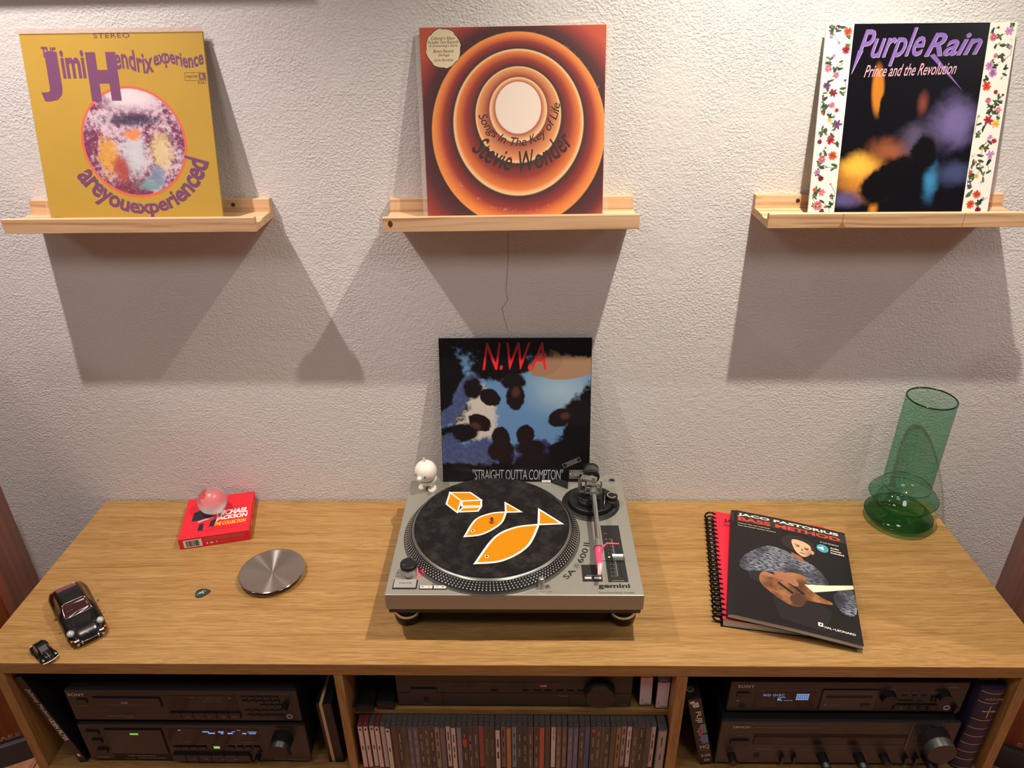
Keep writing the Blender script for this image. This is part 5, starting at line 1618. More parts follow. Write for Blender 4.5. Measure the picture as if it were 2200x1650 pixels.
# ------------------------------------------------------------------ loudspeakers
def speaker(label, F, rz, side, logo):
    t = thing('floor_speaker', label, 'speaker', (F[0], F[1], FL), (0, 0, R(rz)), 'floor-standing speakers')
    x0, x1 = (-0.19, 0.0) if side < 0 else (0.0, 0.19)
    finish('base', box(NB(), x0 - 0.008, x1 + 0.008, -0.010, 0.245, 0.0, 0.058, 0.003, 2), mat('speaker_base', rgb(62, 62, 66), 0.5), t)
    finish('cabinet', box(NB(), x0, x1, 0.004, 0.237, 0.058, 0.92, 0.002, 2), CHERRY, t)
    bf = finish('baffle', box(NB(), x0 + 0.0015, x1 - 0.0015, 0.0, 0.004, 0.059, 0.919, 0.001, 1), CHERRY, t)
    cxx = (x0 + x1) / 2
    for z, r in ((0.30, 0.066), (0.47, 0.066), (0.62, 0.066)):
        M_ = Matrix.Translation((cxx, 0.0, z)) @ Matrix.Rotation(pi / 2, 4, 'X')
        w = finish('driver_ring', lathe(NB(), [(r, 0.0), (r, 0.004), (r - 0.006, 0.005), (r - 0.010, 0.002), (r - 0.010, 0.0)], 48, M=M_, close=True), mat('driver_grey', rgb(92, 90, 90), 0.4, 0.4), bf, smooth=40)
        finish('driver_cone', lathe(NB(), [(r - 0.010, 0.001), (r - 0.018, 0.003), (0.018, -0.002), (0.016, 0.004), (0, 0.008)], 48, M=M_), SATIN, w, smooth=40)
    M_ = Matrix.Translation((cxx, 0.0, 0.76)) @ Matrix.Rotation(pi / 2, 4, 'X')
    finish('tweeter', lathe(NB(), [(0.045, 0.0), (0.045, 0.003), (0.016, 0.001), (0.012, 0.006), (0, 0.008)], 40, M=M_), SATIN, bf, smooth=40)
    LG = mat('logo_grey', rgb(168, 160, 152), 0.4)
    txt('logo', 'AE', cxx - 0.010, 0.066, 0.026, 0.0115, LG, bf, z=0.0006, rot=FRONT, bold=0.02)
    arcs = []
    for i in range(3):
        arcs += ringpoly(cxx + 0.013 + i * 0.003, 0.0718, 0.0072, 0.0086, R(-50), R(50), 8)
        arcs += ringpoly(cxx - 0.010 - i * 0.003, 0.0718, 0.0072, 0.0086, R(130), R(230), 8)
    flat('logo_arcs', arcs, LG, bf, z=0.0006, rot=FRONT)
    return t


speaker('cherry floor-standing speaker at the left end of the console', (-0.953, -0.348), 25, -1, True)
speaker('cherry floor-standing speaker at the right end of the console', (0.988, -0.357), -25, 1, True)


# ------------------------------------------------------------------ hi-fi units
class Gear:
    def __init__(self, name, label, cat, x0, w, z0, fh, h, yf, depth, face=None, group=None):
        self.w, self.h, self.fh = w, h, fh
        self.t = thing(name, label, cat, (x0, yf, z0), group=group)
        finish('chassis', box(NB(), 0.004, w - 0.004, 0.006, depth, fh, fh + h - 0.002, 0.001, 1), GEARTOP, self.t)
        self.face = finish('front_panel', box(NB(), 0, w, 0.0, 0.008, fh, fh + h, 0.0012, 1), face or GEAR, self.t)
        for fx in (0.05, w - 0.05):
            for fy in (0.05, depth - 0.05):
                finish('foot', cyl(NB(), (fx, fy, 0.0), (fx, fy, fh + 0.001), 0.018, None, 20), RUBBER, self.t)

    def P(self, u, v):
        return (u * self.w, (1 - v) * self.h)

    def flat(self, name, lst, m, z=0.0003):
        return flat(name, [[self.P(*p) for p in l_] for l_ in lst], m, self.t, z=z, loc=(0, 0, self.fh), rot=FRONT)

    def r(self, name, u0, v0, u1, v1, m, z=0.0003):
        return self.flat(name, [[(u0, v1), (u1, v1), (u1, v0), (u0, v0)]], m, z)

    def many(self, name, rects, m, z=0.0003):
        return self.flat(name, [[(a, d), (c, d), (c, b), (a, b)] for a, b, c, d in rects], m, z)

    def txt(self, s, u, v, w, h, m, **kw):
        x, y = self.P(u, v)
        return txt('lettering', s, x, y, w * self.w, h * self.h, m, self.t, z=kw.pop('z', 0.0006), loc=(0, 0, self.fh), rot=FRONT, **kw)

    def block(self, name, u0, v0, u1, v1, d, m, bev=0.0006):
        (x0, y1), (x1, y0) = self.P(u0, v0), self.P(u1, v1)
        return finish(name, box(NB(), x0, x1, -d, 0.0, self.fh + y0, self.fh + y1, bev, 1), m, self.t)

    def knob(self, name, u, v, r, d, m, mark=None, taper=0.92, n=36):
        x, y = self.P(u, v)
        M_ = Matrix.Translation((x, 0.0, self.fh + y)) @ Matrix.Rotation(pi / 2, 4, 'X')
        k_ = finish(name, lathe(NB(), [(0, 0), (r, 0), (r * taper, d * 0.94), (r * taper - 0.0008, d), (0, d)], n, M=M_), m, self.t, smooth=35)
        return k_


FACE2 = mat('gear_face_brown', rgb(46, 40, 37), 0.4)
BTN = mat('gear_button', rgb(34, 31, 30), 0.4)
BTNE = mat('gear_button_edge', rgb(12, 11, 11), 0.6)
BLUE = mat('blue_display', rgb(120, 170, 255), 0.4, emit=(0.26, 0.48, 1.0, 1), estr=0.55)
GREENL = mat('green_display', rgb(150, 230, 80), 0.4, emit=(0.35, 0.9, 0.12, 1), estr=0.55)
ORANGE = mat('orange_display', rgb(255, 120, 60), 0.4, emit=(1.0, 0.22, 0.06, 1), estr=0.6)
BRIGHT = mat('bright_print', rgb(226, 218, 206), 0.5)

# --- tape deck, left bay, bottom
g = Gear('cassette_deck', 'black cassette deck with a green light at the bottom of the left bay', 'cassette deck', -0.802, 0.434, BAY, 0.008, 0.104, -0.465, 0.29, FACE2)
g.block('power_button', 0.028, 0.16, 0.085, 0.26, 0.004, BTN)
g.block('eject_button', 0.040, 0.40, 0.085, 0.49, 0.004, BTN)
g.block('timer_switch', 0.048, 0.66, 0.095, 0.75, 0.005, BTN)
g.flat('door_gap', [[(0.110, 0.97), (0.372, 0.97), (0.372, 0.09), (0.110, 0.09)]], BTNE, 0.0002)
d_ = g.block('cassette_door', 0.115, 0.12, 0.365, 0.78, 0.003, mat('door_glass', rgb(46, 40, 38), 0.25), 0.0008)
g.r('door_light', 0.225, 0.200, 0.262, 0.240, GREENL, 0.0033)
g.txt('CLOSED LOOP DUAL CAPSTAN', 0.175, 0.885, 0.125, 0.032, GREYP)
g.txt('DENON', 0.160, 0.960, 0.045, 0.038, DIM)
g.many('small_print', [(0.215, 0.93, 0.345, 0.95), (0.03, 0.90, 0.09, 0.925)], DIM)
g.r('display_window', 0.385, 0.10, 0.795, 0.72, DARKGLASS)
g.many('display_blue', [(0.545, 0.165, 0.575, 0.195), (0.57, 0.20, 0.60, 0.235), (0.615, 0.165, 0.64, 0.20), (0.625, 0.21, 0.636, 0.24), (0.655, 0.20, 0.678, 0.24), (0.675, 0.165, 0.69, 0.185), (0.70, 0.13, 0.715, 0.142), (0.72, 0.205, 0.738, 0.24), (0.745, 0.17, 0.795 - 0.01, 0.19), (0.75, 0.21, 0.78, 0.235), (0.44, 0.13, 0.45, 0.15)], BLUE, 0.0006)
g.many('display_print', [(0.43, 0.45, 0.47, 0.462), (0.40, 0.53, 0.43, 0.542), (0.44, 0.53, 0.47, 0.542), (0.50, 0.53, 0.56, 0.542), (0.71, 0.46, 0.775, 0.475), (0.66, 0.53, 0.70, 0.545), (0.715, 0.53, 0.74, 0.545)], DIM, 0.0006)
for i, u in enumerate((0.395, 0.432, 0.470, 0.508)):
    g.block('counter_button', u, 0.585, u + 0.035, 0.66, 0.003, BTN)
g.r('green_lamp', 0.575, 0.585, 0.602, 0.65, GREENL, 0.0006)
for u in (0.640, 0.680, 0.715, 0.755):
    g.block('filter_button', u, 0.58, u + 0.028, 0.665, 0.003, BTN)
for i in range(6):
    u = 0.385 + i * 0.058
    g.block('transport_key', u, 0.78, u + 0.056, 0.96, 0.006, BTN)
g.many('transport_marks', [(0.475, 0.855, 0.483, 0.885), (0.53, 0.855, 0.54, 0.885), (0.60, 0.86, 0.62, 0.88), (0.66, 0.86, 0.68, 0.88)], DIM, 0.0064)
g.knob('level_knob', 0.893, 0.36, 0.0205, 0.030, BLACK)
g.txt('INPUT LEVEL', 0.862, 0.10, 0.070, 0.030, DIM)
g.knob('balance_knob', 0.765, 0.86, 0.0055, 0.012, BLACK, n=20)
g.knob('phones_jack', 0.905, 0.80, 0.0055, 0.002, BTNE, n=20)
g.many('small_print', [(0.835, 0.935, 0.98, 0.952), (0.92, 0.965, 0.98, 0.98)], DIM)

# --- CD player on top of it
g = Gear('cd_player', 'black CD player standing on the cassette deck', 'CD player', -0.801, 0.430, -0.1765, 0.010, 0.081, -0.463, 0.29, FACE2)
g.txt('SONY', 0.012, 0.185, 0.072, 0.095, BRIGHT, bold=0.01, space=1.15)
g.block('power_button', 0.040, 0.28, 0.085, 0.40, 0.003, BTN)
g.r('tray_gap', 0.112, 0.20, 0.412, 0.54, BTNE, 0.0002)
g.block('disc_tray', 0.116, 0.225, 0.405, 0.52, 0.003, FACE2)
g.many('tray_print', [(0.185, 0.42, 0.33, 0.432), (0.235, 0.32, 0.265, 0.40), (0.155, 0.80, 0.27, 0.815), (0.22, 0.85, 0.27, 0.862), (0.03, 0.47, 0.08, 0.482)], DIM, 0.0033)
g.r('display_window', 0.425, 0.14, 0.735, 0.64, DARKGLASS)
g.many('display_print', [(0.53, 0.205, 0.56, 0.22), (0.575, 0.205, 0.585, 0.22), (0.605, 0.22, 0.675, 0.235), (0.605, 0.28, 0.675, 0.295), (0.585, 0.33, 0.60, 0.345), (0.605, 0.34, 0.675, 0.352), (0.705, 0.20, 0.715, 0.25)], DIM, 0.0006)
for i in range(6):
    u = 0.428 + i * 0.052
    g.block('transport_key', u, 0.70, u + 0.050, 0.90, 0.004, BTN)
g.many('transport_marks', [(0.50, 0.79, 0.515, 0.82), (0.55, 0.79, 0.557, 0.82), (0.60, 0.79, 0.61, 0.82), (0.655, 0.79, 0.675, 0.82), (0.70, 0.79, 0.725, 0.82)], DIM, 0.0044)
for row, (v, n_, u0) in enumerate(((0.17, 5, 0.755), (0.30, 5, 0.758), (0.44, 3, 0.832), (0.62, 5, 0.762), (0.78, 5, 0.765))):
    for i in range(n_):
        g.block('number_button', u0 + i * 0.034, v, u0 + 0.029 + i * 0.034, v + 0.075, 0.002, BTN, 0.0004)
g.txt('COMPACT DISC PLAYER', 0.835, 0.10, 0.135, 0.035, DIM)
g.knob('phones_level', 0.945, 0.45, 0.0062, 0.014, BLACK, n=20)
x, y = g.P(0.951, 0.83)
finish('phones_socket', lathe(NB(), [(0.0040, 0), (0.0056, 0), (0.0056, 0.0014), (0.0040, 0.0014)], 28, M=Matrix.Translation((x, -0.0001, y + g.fh)) @ Matrix.Rotation(pi / 2, 4, 'X'), close=True), mat('socket_ring', rgb(206, 200, 190), 0.35, 0.5), g.t, smooth=40)

# --- leaning black record book, left bay
t = thing('black_book', 'black book with white spine lettering leaning in the left bay', 'book', (-0.8265, -0.466, BAY), (0, R(-12.6), 0))
finish('cover', box(NB(), 0, 0.0155, 0, 0.19, 0, 0.246, 0.0012, 2), mat('book_black', rgb(26, 24, 26), 0.35), t)
txt('spine_lettering', 'Johnny Madsen', 0.0042, 0.214, 0.082, 0.0098, BRIGHT, t, z=0.0004, rot=FRONT, ang=-pi / 2, shear=0.2)
txt('spine_lettering', 'UDEN FILTER', 0.0042, 0.130, 0.064, 0.0092, BRIGHT, t, z=0.0004, rot=FRONT, ang=-pi / 2, bold=0.03)
flat('spine_mark', [rect(0.006, 0.018, 0.0115, 0.026)], BRIGHT, t, z=0.0004, rot=FRONT)
t = thing('paper_slip', 'scrap of white paper in the upper corner of the left bay', 'paper', (-0.8845, -0.440, -0.0560), (0, 0, 0))
bm = NB()
pa, pb = [], []
for i in range(9):
    u = i / 8
    pa.append(bm.verts.new((0.001 + 0.006 * u * u, -0.012 + 0.030 * u, 0.0)))
    pb.append(bm.verts.new((0.001 + 0.009 * u * u, -0.012 + 0.030 * u, 0.020)))
for i in range(8):
    bm.faces.new((pa[i], pa[i + 1], pb[i + 1], pb[i]))
o_ = finish('sheet', bm, PAPER, t, smooth=180)
sm_ = o_.modifiers.new('thickness', 'SOLIDIFY')
sm_.thickness = 0.0004

# --- black notebook with cream page edges, left bay, right side
t = thing('notebook', 'black notebook with a cream page edge standing by the divider in the left bay', 'notebook', (-0.3345, -0.462, BAY), (0, R(-1.6), 0))
KB = mat('notebook_black', rgb(24, 22, 25), 0.5)
finish('cover', box(NB(), 0.0, 0.0045, 0, 0.20, 0, 0.168, 0.0006, 1), KB, t)
finish('pages', box(NB(), 0.0046, 0.0112, 0.002, 0.196, 0.002, 0.165), mat('page_cream', rgb(214, 182, 134), 0.8), t)
finish('cover', box(NB(), 0.0113, 0.0285, 0, 0.20, 0, 0.168, 0.0006, 1), KB, t)

# --- receiver and remotes, middle bay
g = Gear('av_receiver', 'black receiver with a large volume knob on the inner shelf', 'receiver', -0.190, 0.436, -0.147, 0.004, 0.104, -0.446, 0.30, mat('receiver_face', rgb(42, 38, 36), 0.45))
g.r('display_strip', 0.19, 0.38, 0.70, 0.505, DARKGLASS)
g.r('panel_split', 0.0, 0.655, 0.995, 0.67, BTNE)
g.r('panel_split', 0.195, 0.67, 0.198, 1.0, BTNE)
g.r('panel_split', 0.735, 0.67, 0.738, 1.0, BTNE)
g.block('power_button', 0.060, 0.54, 0.172, 0.645, 0.003, BTN)
g.txt('POWER', 0.102, 0.475, 0.035, 0.022, DIM)
g.txt('PHONES', 0.108, 0.965, 0.035, 0.022, DIM)
g.knob('phones_jack', 0.124, 0.82, 0.0052, 0.0015, BTNE, n=20)
for u in (0.43, 0.565, 0.615, 0.66, 0.71, 0.755, 0.80):
    g.block('selector_button', u - 0.06 + 0.03, 0.585, u, 0.63, 0.0025, BTN, 0.0004)
g.txt('TUNER', 0.610, 0.485, 0.030, 0.026, ORANGE)
g.knob('volume_knob', 0.862, 0.58, 0.0290, 0.017, BLACK, n=56)
g.many('small_print', [(0.69, 0.72, 0.735 - 0.004, 0.735), (0.945, 0.95, 0.985, 0.965)], DIM)
for i, (x0, w_, l_, ytip, rz_) in enumerate(((-0.270, 0.036, 0.185, -0.457, 3.0), (-0.2305, 0.035, 0.175, -0.451, 1.5))):
    t = thing('remote_control', ('black remote control nearest the left divider on the inner shelf', 'black remote control between the other remote and the receiver')[i], 'remote control', (x0, ytip, -0.147), (0, 0, R(-rz_)), 'remote controls on the inner shelf')
    bd = finish('body', prism(NB(), [(0, 0.0), (0.0, 0.014), (0.003, 0.0185), (l_ - 0.004, 0.0195), (l_, 0.015), (l_, 0.0), ], 0, w_, 'x', 0.0025), BLACK, t, smooth=40)
    for r_ in range(8):
        for c_ in range(3):
            finish('key', box(NB(), 0.006 + c_ * 0.009, 0.0125 + c_ * 0.009, 0.03 + r_ * 0.016, 0.037 + r_ * 0.016, 0.0175, 0.0207, 0.0004, 1), BTN, bd)

# --- two cassettes in white-labelled boxes, middle bay
for i, (x0, yf, col, word, nm) in enumerate(((0.2615, -0.4415, rgb(190, 52, 46), 'HS', 'video cassette with a red-topped white label beside the receiver'), (0.2905, -0.4475, rgb(58, 70, 130), 'EHG', 'video cassette with a blue-topped white label next to the divider'))):
    t = thing('video_cassette', nm, 'video cassette', (x0, yf, -0.147), (0, R(-1.5) if i == 0 else 0, 0), 'labelled cassettes on the inner shelf')
    finish('case', box(NB(), 0, 0.0245, 0, 0.186, 0.0006, 0.102, 0.0010, 2), BLACK, t)
    flat('label', [rect(0.0014, 0.004, 0.0231, 0.0995)], mat('label_lilac', rgb(206, 196, 206), 0.6), t, z=0.0004, rot=FRONT)
    zt_ = 0.0755 if i == 0 else 0.071
    flat('label_top', [[(0.0014, 0.0995), (0.0014, zt_ + 0.0015)] + [(0.0014 + 0.0217 * j / 8, zt_ + 0.0015 * cos(pi * j / 8) ** 2) for j in range(9)] + [(0.0231, 0.0995)]], mat('label_col_%d' % i, col, 0.55), t, z=0.0007, rot=FRONT)
    txt('lettering', word, 0.0052, zt_ + 0.0042, 0.0130, 0.0056, mat('label_word', rgb(206, 184, 160), 0.5), t, z=0.0009, rot=FRONT, bold=-0.004)
    txt('lettering', 'VHS-DM', 0.0088, 0.0058, 0.0112, 0.0030, INK, t, z=0.0007, rot=FRONT)
    flat('pen_mark', strokes([(0.0045, 0.0195), (0.0065, 0.0165), (0.005, 0.0135), (0.0072, 0.012)], 0.0005), INK, t, z=0.0007, rot=FRONT)

# --- minidisc deck and amplifier, right bay
AMPF = mat('amp_face', rgb(56, 51, 49), 0.42)
g = Gear('amplifier', 'black amplifier with many knobs at the bottom of the right bay', 'amplifier', 0.4140, 0.440, BAY, 0.012, 0.118, -0.465, 0.30, AMPF)
g.txt('DENON', 0.050, 0.145, 0.072, 0.048, BRIGHT, shear=0.1)
g.many('small_print', [(0.135, 0.12, 0.42, 0.135)], DIM)
g.block('power_button', 0.050, 0.42, 0.128, 0.54, 0.004, BTN)
g.many('small_print', [(0.07, 0.32, 0.10, 0.335), (0.165, 0.62, 0.23, 0.632), (0.165, 0.65, 0.30, 0.662)], DIM)
g.r('display_gap', 0.145, 0.28, 0.795, 0.535, BTNE, 0.0002)
g.r('display_window', 0.150, 0.36, 0.790, 0.52, mat('amp_window', rgb(30, 24, 23), 0.25), 0.0004)
g.txt('OPTICAL CLASS-A', 0.275, 0.435, 0.105, 0.030, DIM)
g.r('panel_line', 0.80, 0.005, 0.803, 0.68, DIM)
g.r('panel_line', 0.42, 0.685, 0.80, 0.692, DIM)
g.knob('volume_knob', 0.905, 0.36, 0.0285, 0.034, mat('knob_face', rgb(48, 44, 43), 0.4), n=60)
g.many('small_print', [(0.885, 0.04, 0.925, 0.052)], DIM)
vt = [(0.905 + 0.0335 / 0.44 * cos(a), 0.36 - 0.0335 / 0.118 * sin(a)) for a in [R(-60 + 30 * i) for i in range(11)]]
g.many('volume_ticks', [(u - 0.002, v - 0.006, u + 0.002, v + 0.006) for u, v in vt], GREYP)
for u, r_, d_ in ((0.065, 0.0078, 0.020), (0.455, 0.0098, 0.030), (0.612, 0.0098, 0.030), (0.905, 0.0105, 0.032), (0.720, 0.0086, 0.020)):
    g.knob('control_knob', u, 0.80, r_, d_, BLACK, n=24)
for u in (0.275, 0.328, 0.805, 0.850):
    g.block('tone_lever', u, 0.74, u + 0.012, 0.92, 0.010, BLACK)
g.knob('phones_jack', 0.175, 0.81, 0.006, 0.0015, BTNE, n=24)
g.many('small_print', [(0.05, 0.70, 0.10, 0.712), (0.04, 0.955, 0.09, 0.967), (0.155, 0.96, 0.19, 0.972), (0.275, 0.955, 0.335, 0.967), (0.68, 0.68, 0.76, 0.69), (0.66, 0.95, 0.70, 0.962), (0.79, 0.955, 0.87, 0.967)], DIM)

MDF = mat('md_face', rgb(50, 46, 46), 0.42)
g = Gear('minidisc_deck', 'black minidisc deck with a lit blue display standing on the amplifier', 'minidisc deck', 0.4240, 0.430, -0.159, 0.011, 0.079, -0.450, 0.28, MDF)
g.r('top_band', 0.002, 0.02, 0.998, 0.26, mat('md_band', rgb(38, 36, 40), 0.35), 0.0002)
g.txt('SONY', 0.030, 0.205, 0.070, 0.095, BRIGHT, bold=0.01, space=1.15)
g.block('power_button', 0.032, 0.36, 0.085, 0.50, 0.003, BTN)
g.r('standby_lamp', 0.036, 0.63, 0.044, 0.66, GREYP)
g.knob('phones_jack', 0.062, 0.81, 0.0055, 0.0012, BTNE, n=20)
g.r('display_window', 0.110, 0.36, 0.380, 0.86, DARKGLASS)
g.txt('NO DISC', 0.145, 0.485, 0.088, 0.075, BLUE, space=1.25, bold=0.004)
g.many('display_blue', [(0.208, 0.515, 0.240, 0.53), (0.208, 0.56, 0.214, 0.63), (0.216, 0.56, 0.222, 0.63), (0.224, 0.625, 0.23, 0.64), (0.236, 0.615, 0.242, 0.63), (0.246, 0.615, 0.252, 0.63), (0.256, 0.615, 0.262, 0.63), (0.266, 0.615, 0.272, 0.63)], BLUE, 0.0006)
g.many('display_grid', [(0.285 + (i % 6) * 0.0092, 0.40 + (i // 6) * 0.056, 0.285 + (i % 6) * 0.0092 + 0.0076, 0.40 + (i // 6) * 0.056 + 0.042) for i in range(24)], BLUE, 0.0006)
g.r('drawer_gap', 0.388, 0.235, 0.628, 0.93, BTNE, 0.0002)
g.block('drawer', 0.392, 0.255, 0.624, 0.91, 0.0025, mat('md_drawer', rgb(60, 55, 54), 0.4))
g.r('disc_slot', 0.408, 0.42, 0.605, 0.50, BTNE, 0.0028)
g.many('small_print', [(0.408, 0.70, 0.418, 0.76), (0.425, 0.72, 0.47, 0.732), (0.425, 0.76, 0.48, 0.772)], DIM, 0.0028)
g.block('eject_button', 0.565, 0.70, 0.605, 0.79, 0.0045, BTN)
g.knob('jog_dial', 0.672, 0.48, 0.0145, 0.011, BLACK, n=36)
g.knob('level_dial', 0.905, 0.42, 0.0115, 0.011, BLACK, n=36)
for u in (0.735, 0.775, 0.815, 0.805):
    g.block('mode_button', u, 0.42 if u != 0.805 else 0.60, u + 0.018, 0.47 if u != 0.805 else 0.65, 0.002, BTN, 0.0004)
for u in (0.858, 0.893 - 0.02):
    g.block('switch', u, 0.46, u + 0.010, 0.62, 0.004, BLACK, 0.0004)
g.block('menu_bar', 0.715, 0.60, 0.785, 0.68, 0.002, BTN, 0.0004)
g.r('transport_gap', 0.705, 0.72, 0.895, 0.925, BTNE, 0.0002)
for i, (a, b) in enumerate(((0.709, 0.772), (0.775, 0.812), (0.815, 0.850), (0.855, 0.891))):
    g.block('transport_key', a, 0.735, b, 0.91, 0.003, BTN, 0.0005)
g.many('transport_marks', [(0.735, 0.81, 0.745, 0.84), (0.79, 0.81, 0.798, 0.84), (0.828, 0.81, 0.836, 0.84), (0.868, 0.81, 0.876, 0.84)], DIM, 0.0034)
g.txt('MINIDISC DECK', 0.838, 0.185, 0.065, 0.030, DIM)
g.many('small_print', [(0.91, 0.155, 0.955, 0.185), (0.655, 0.23, 0.70, 0.245), (0.73, 0.34, 0.76, 0.352), (0.77, 0.34, 0.79, 0.352), (0.85, 0.34, 0.885, 0.352)], DIM)
x, y = g.P(0.936, 0.84)
finish('phones_socket', lathe(NB(), [(0.0042, 0), (0.0060, 0), (0.0060, 0.0014), (0.0042, 0.0014)], 28, M=Matrix.Translation((x, -0.0001, y + g.fh)) @ Matrix.Rotation(pi / 2, 4, 'X'), close=True), MATS['socket_ring'], g.t, smooth=40)
g.block('phones_lever', 0.962, 0.74, 0.975, 0.94, 0.008, BLACK, 0.0004)

# --- leaning video tape in its printed sleeve
t = thing('video_tape', 'black video tape sleeve with colourful squares leaning in the right bay', 'video tape', (0.3880, -0.462, BAY), (0, R(-13.2), 0))
finish('sleeve', box(NB(), 0, 0.0250, 0, 0.104, 0, 0.189, 0.0006, 1), mat('tape_black', rgb(40, 36, 30), 0.45), t)
VP = dict(z=0.0004, rot=FRONT)
txt('lettering', 'FUJI', 0.0078, 0.1545, 0.0310, 0.0120, BRIGHT, t, ang=-pi / 2, bold=0.02, **VP)
flat('brand_mark', [[(0.0035, 0.1835), (0.0120, 0.1845), (0.0125, 0.1800), (0.0185, 0.1800), (0.0190, 0.1675), (0.0100, 0.1655), (0.0070, 0.1705), (0.0080, 0.1765), (0.0035, 0.1775)]], BRIGHT, t, **VP)
flat('brand_mark_gaps', strokes([(0.0085, 0.1765), (0.0150, 0.1790)], 0.0008) + strokes([(0.0105, 0.168), (0.0165, 0.1745)], 0.0008) + strokes([(0.0095, 0.1725), (0.0130, 0.1770)], 0.0008), INK, t, z=0.0006, rot=FRONT)
for nm, rc, col in (('green', rect(0.0145, 0.092, 0.0240, 0.1185), rgb(96, 140, 128)), ('violet', rect(0.0085, 0.100, 0.0150, 0.1095), rgb(132, 84, 140)), ('pink', rect(0.0125, 0.106, 0.0160, 0.1125), rgb(214, 92, 120)),
                    ('cyan', rect(0.0060, 0.0975, 0.0120, 0.1005), rgb(96, 176, 186)), ('magenta', rect(0.0080, 0.085, 0.0150, 0.0965), rgb(214, 52, 84)), ('blue', rect(0.0115, 0.066, 0.0240, 0.088), rgb(90, 136, 166)),
                    ('steel', rect(0.0085, 0.0715, 0.0130, 0.080), rgb(86, 120, 176)), ('rose', rect(0.0205, 0.0725, 0.0232, 0.078), rgb(216, 84, 120)), ('navy', rect(0.0100, 0.0615, 0.0240, 0.0665), rgb(92, 100, 146))):
    flat('printed_square', [rc], mat('square_' + nm, col, 0.45), t, z=0.0004 + 0.00003 * (len(MATS) % 7), rot=FRONT)
txt('lettering', 'HQ', 0.0065, 0.0460, 0.0170, 0.0120, BRIGHT, t, **VP)
flat('small_print', [rect(0.0065, 0.0430, 0.0230, 0.0437)], GREYP, t, **VP)
txt('lettering', 'E-240', 0.0060, 0.0240, 0.0165, 0.0062, BRIGHT, t, bold=0.01, **VP)
txt('lettering', 'VHS', 0.0085, 0.0095, 0.0110, 0.0066, BRIGHT, t, bold=0.01, **VP)
flat('round_sticker', ringpoly(0.0095, 0.022, 0.0052, 0.0064, n=24), mat('sticker_ring', rgb(196, 196, 176), 0.5), t, z=0.1893)
flat('round_sticker', [ell(0.0095, 0.022, 0.0052, None, 24)], mat('sticker_green', rgb(70, 96, 50), 0.5), t, z=0.1892)

# --- blue bible
t = thing('cloth_bound_book', 'thick dark blue bible with gold bands standing in the right bay', 'book', (0.8675, -0.4660, BAY))
NAVY = mat('navy_cloth', rgb(40, 38, 66), 0.55)
GOLDF = mat('gold_foil', rgb(206, 180, 128), 0.35, 0.5)
BWd, BHt = 0.0445, 0.222
sp = [(BWd / 2 + (BWd / 2) * sin(a), 0.010 - 0.0125 * cos(a)) for a in [R(-90 + 15 * i) for i in range(13)]]
finish('spine', prism(NB(), sp + [(BWd, 0.020), (0, 0.020)], 0.0, BHt, 'z'), NAVY, t, smooth=50)
for x0 in (0.0, BWd - 0.0035):
    finish('cover_board', box(NB(), x0, x0 + 0.0035, 0.0205, 0.155, 0, BHt, 0.0005, 1), NAVY, t)
finish('pages', box(NB(), 0.0036, BWd - 0.0036, 0.0205, 0.150, 0.003, BHt - 0.004), mat('page_gold', rgb(196, 152, 62), 0.5, 0.2), t)
for z in (0.212, 0.187, 0.141, 0.118, 0.096, 0.074, 0.052, 0.030, 0.006):
    bm = NB()
    arc = [(BWd / 2 + (BWd / 2) * sin(a) * 1.004, 0.0096 - 0.0125 * cos(a)) for a in [R(-72 + 12 * i) for i in range(13)]]
    for (xa, ya), (xb, yb) in zip(arc, arc[1:]):
        bm.faces.new([bm.verts.new(p) for p in ((xa, ya, z), (xb, yb, z), (xb, yb, z + 0.0014), (xa, ya, z + 0.0014))])
    finish('gold_band', bm, GOLDF, t)
cs = finish('gold_cross', box(box(NB(), BWd / 2 - 0.0009, BWd / 2 + 0.0009, -0.0031, -0.0026, 0.149, 0.180), BWd / 2 - 0.0115, BWd / 2 + 0.0115, -0.0031, -0.0010, 0.1655, 0.1672), GOLDF, t)
txt('title', 'BIBELEN', 0.0075, 0.1965, 0.0300, 0.0056, GOLDF, t, z=0.0032, rot=FRONT, space=1.4, shear=0.15)

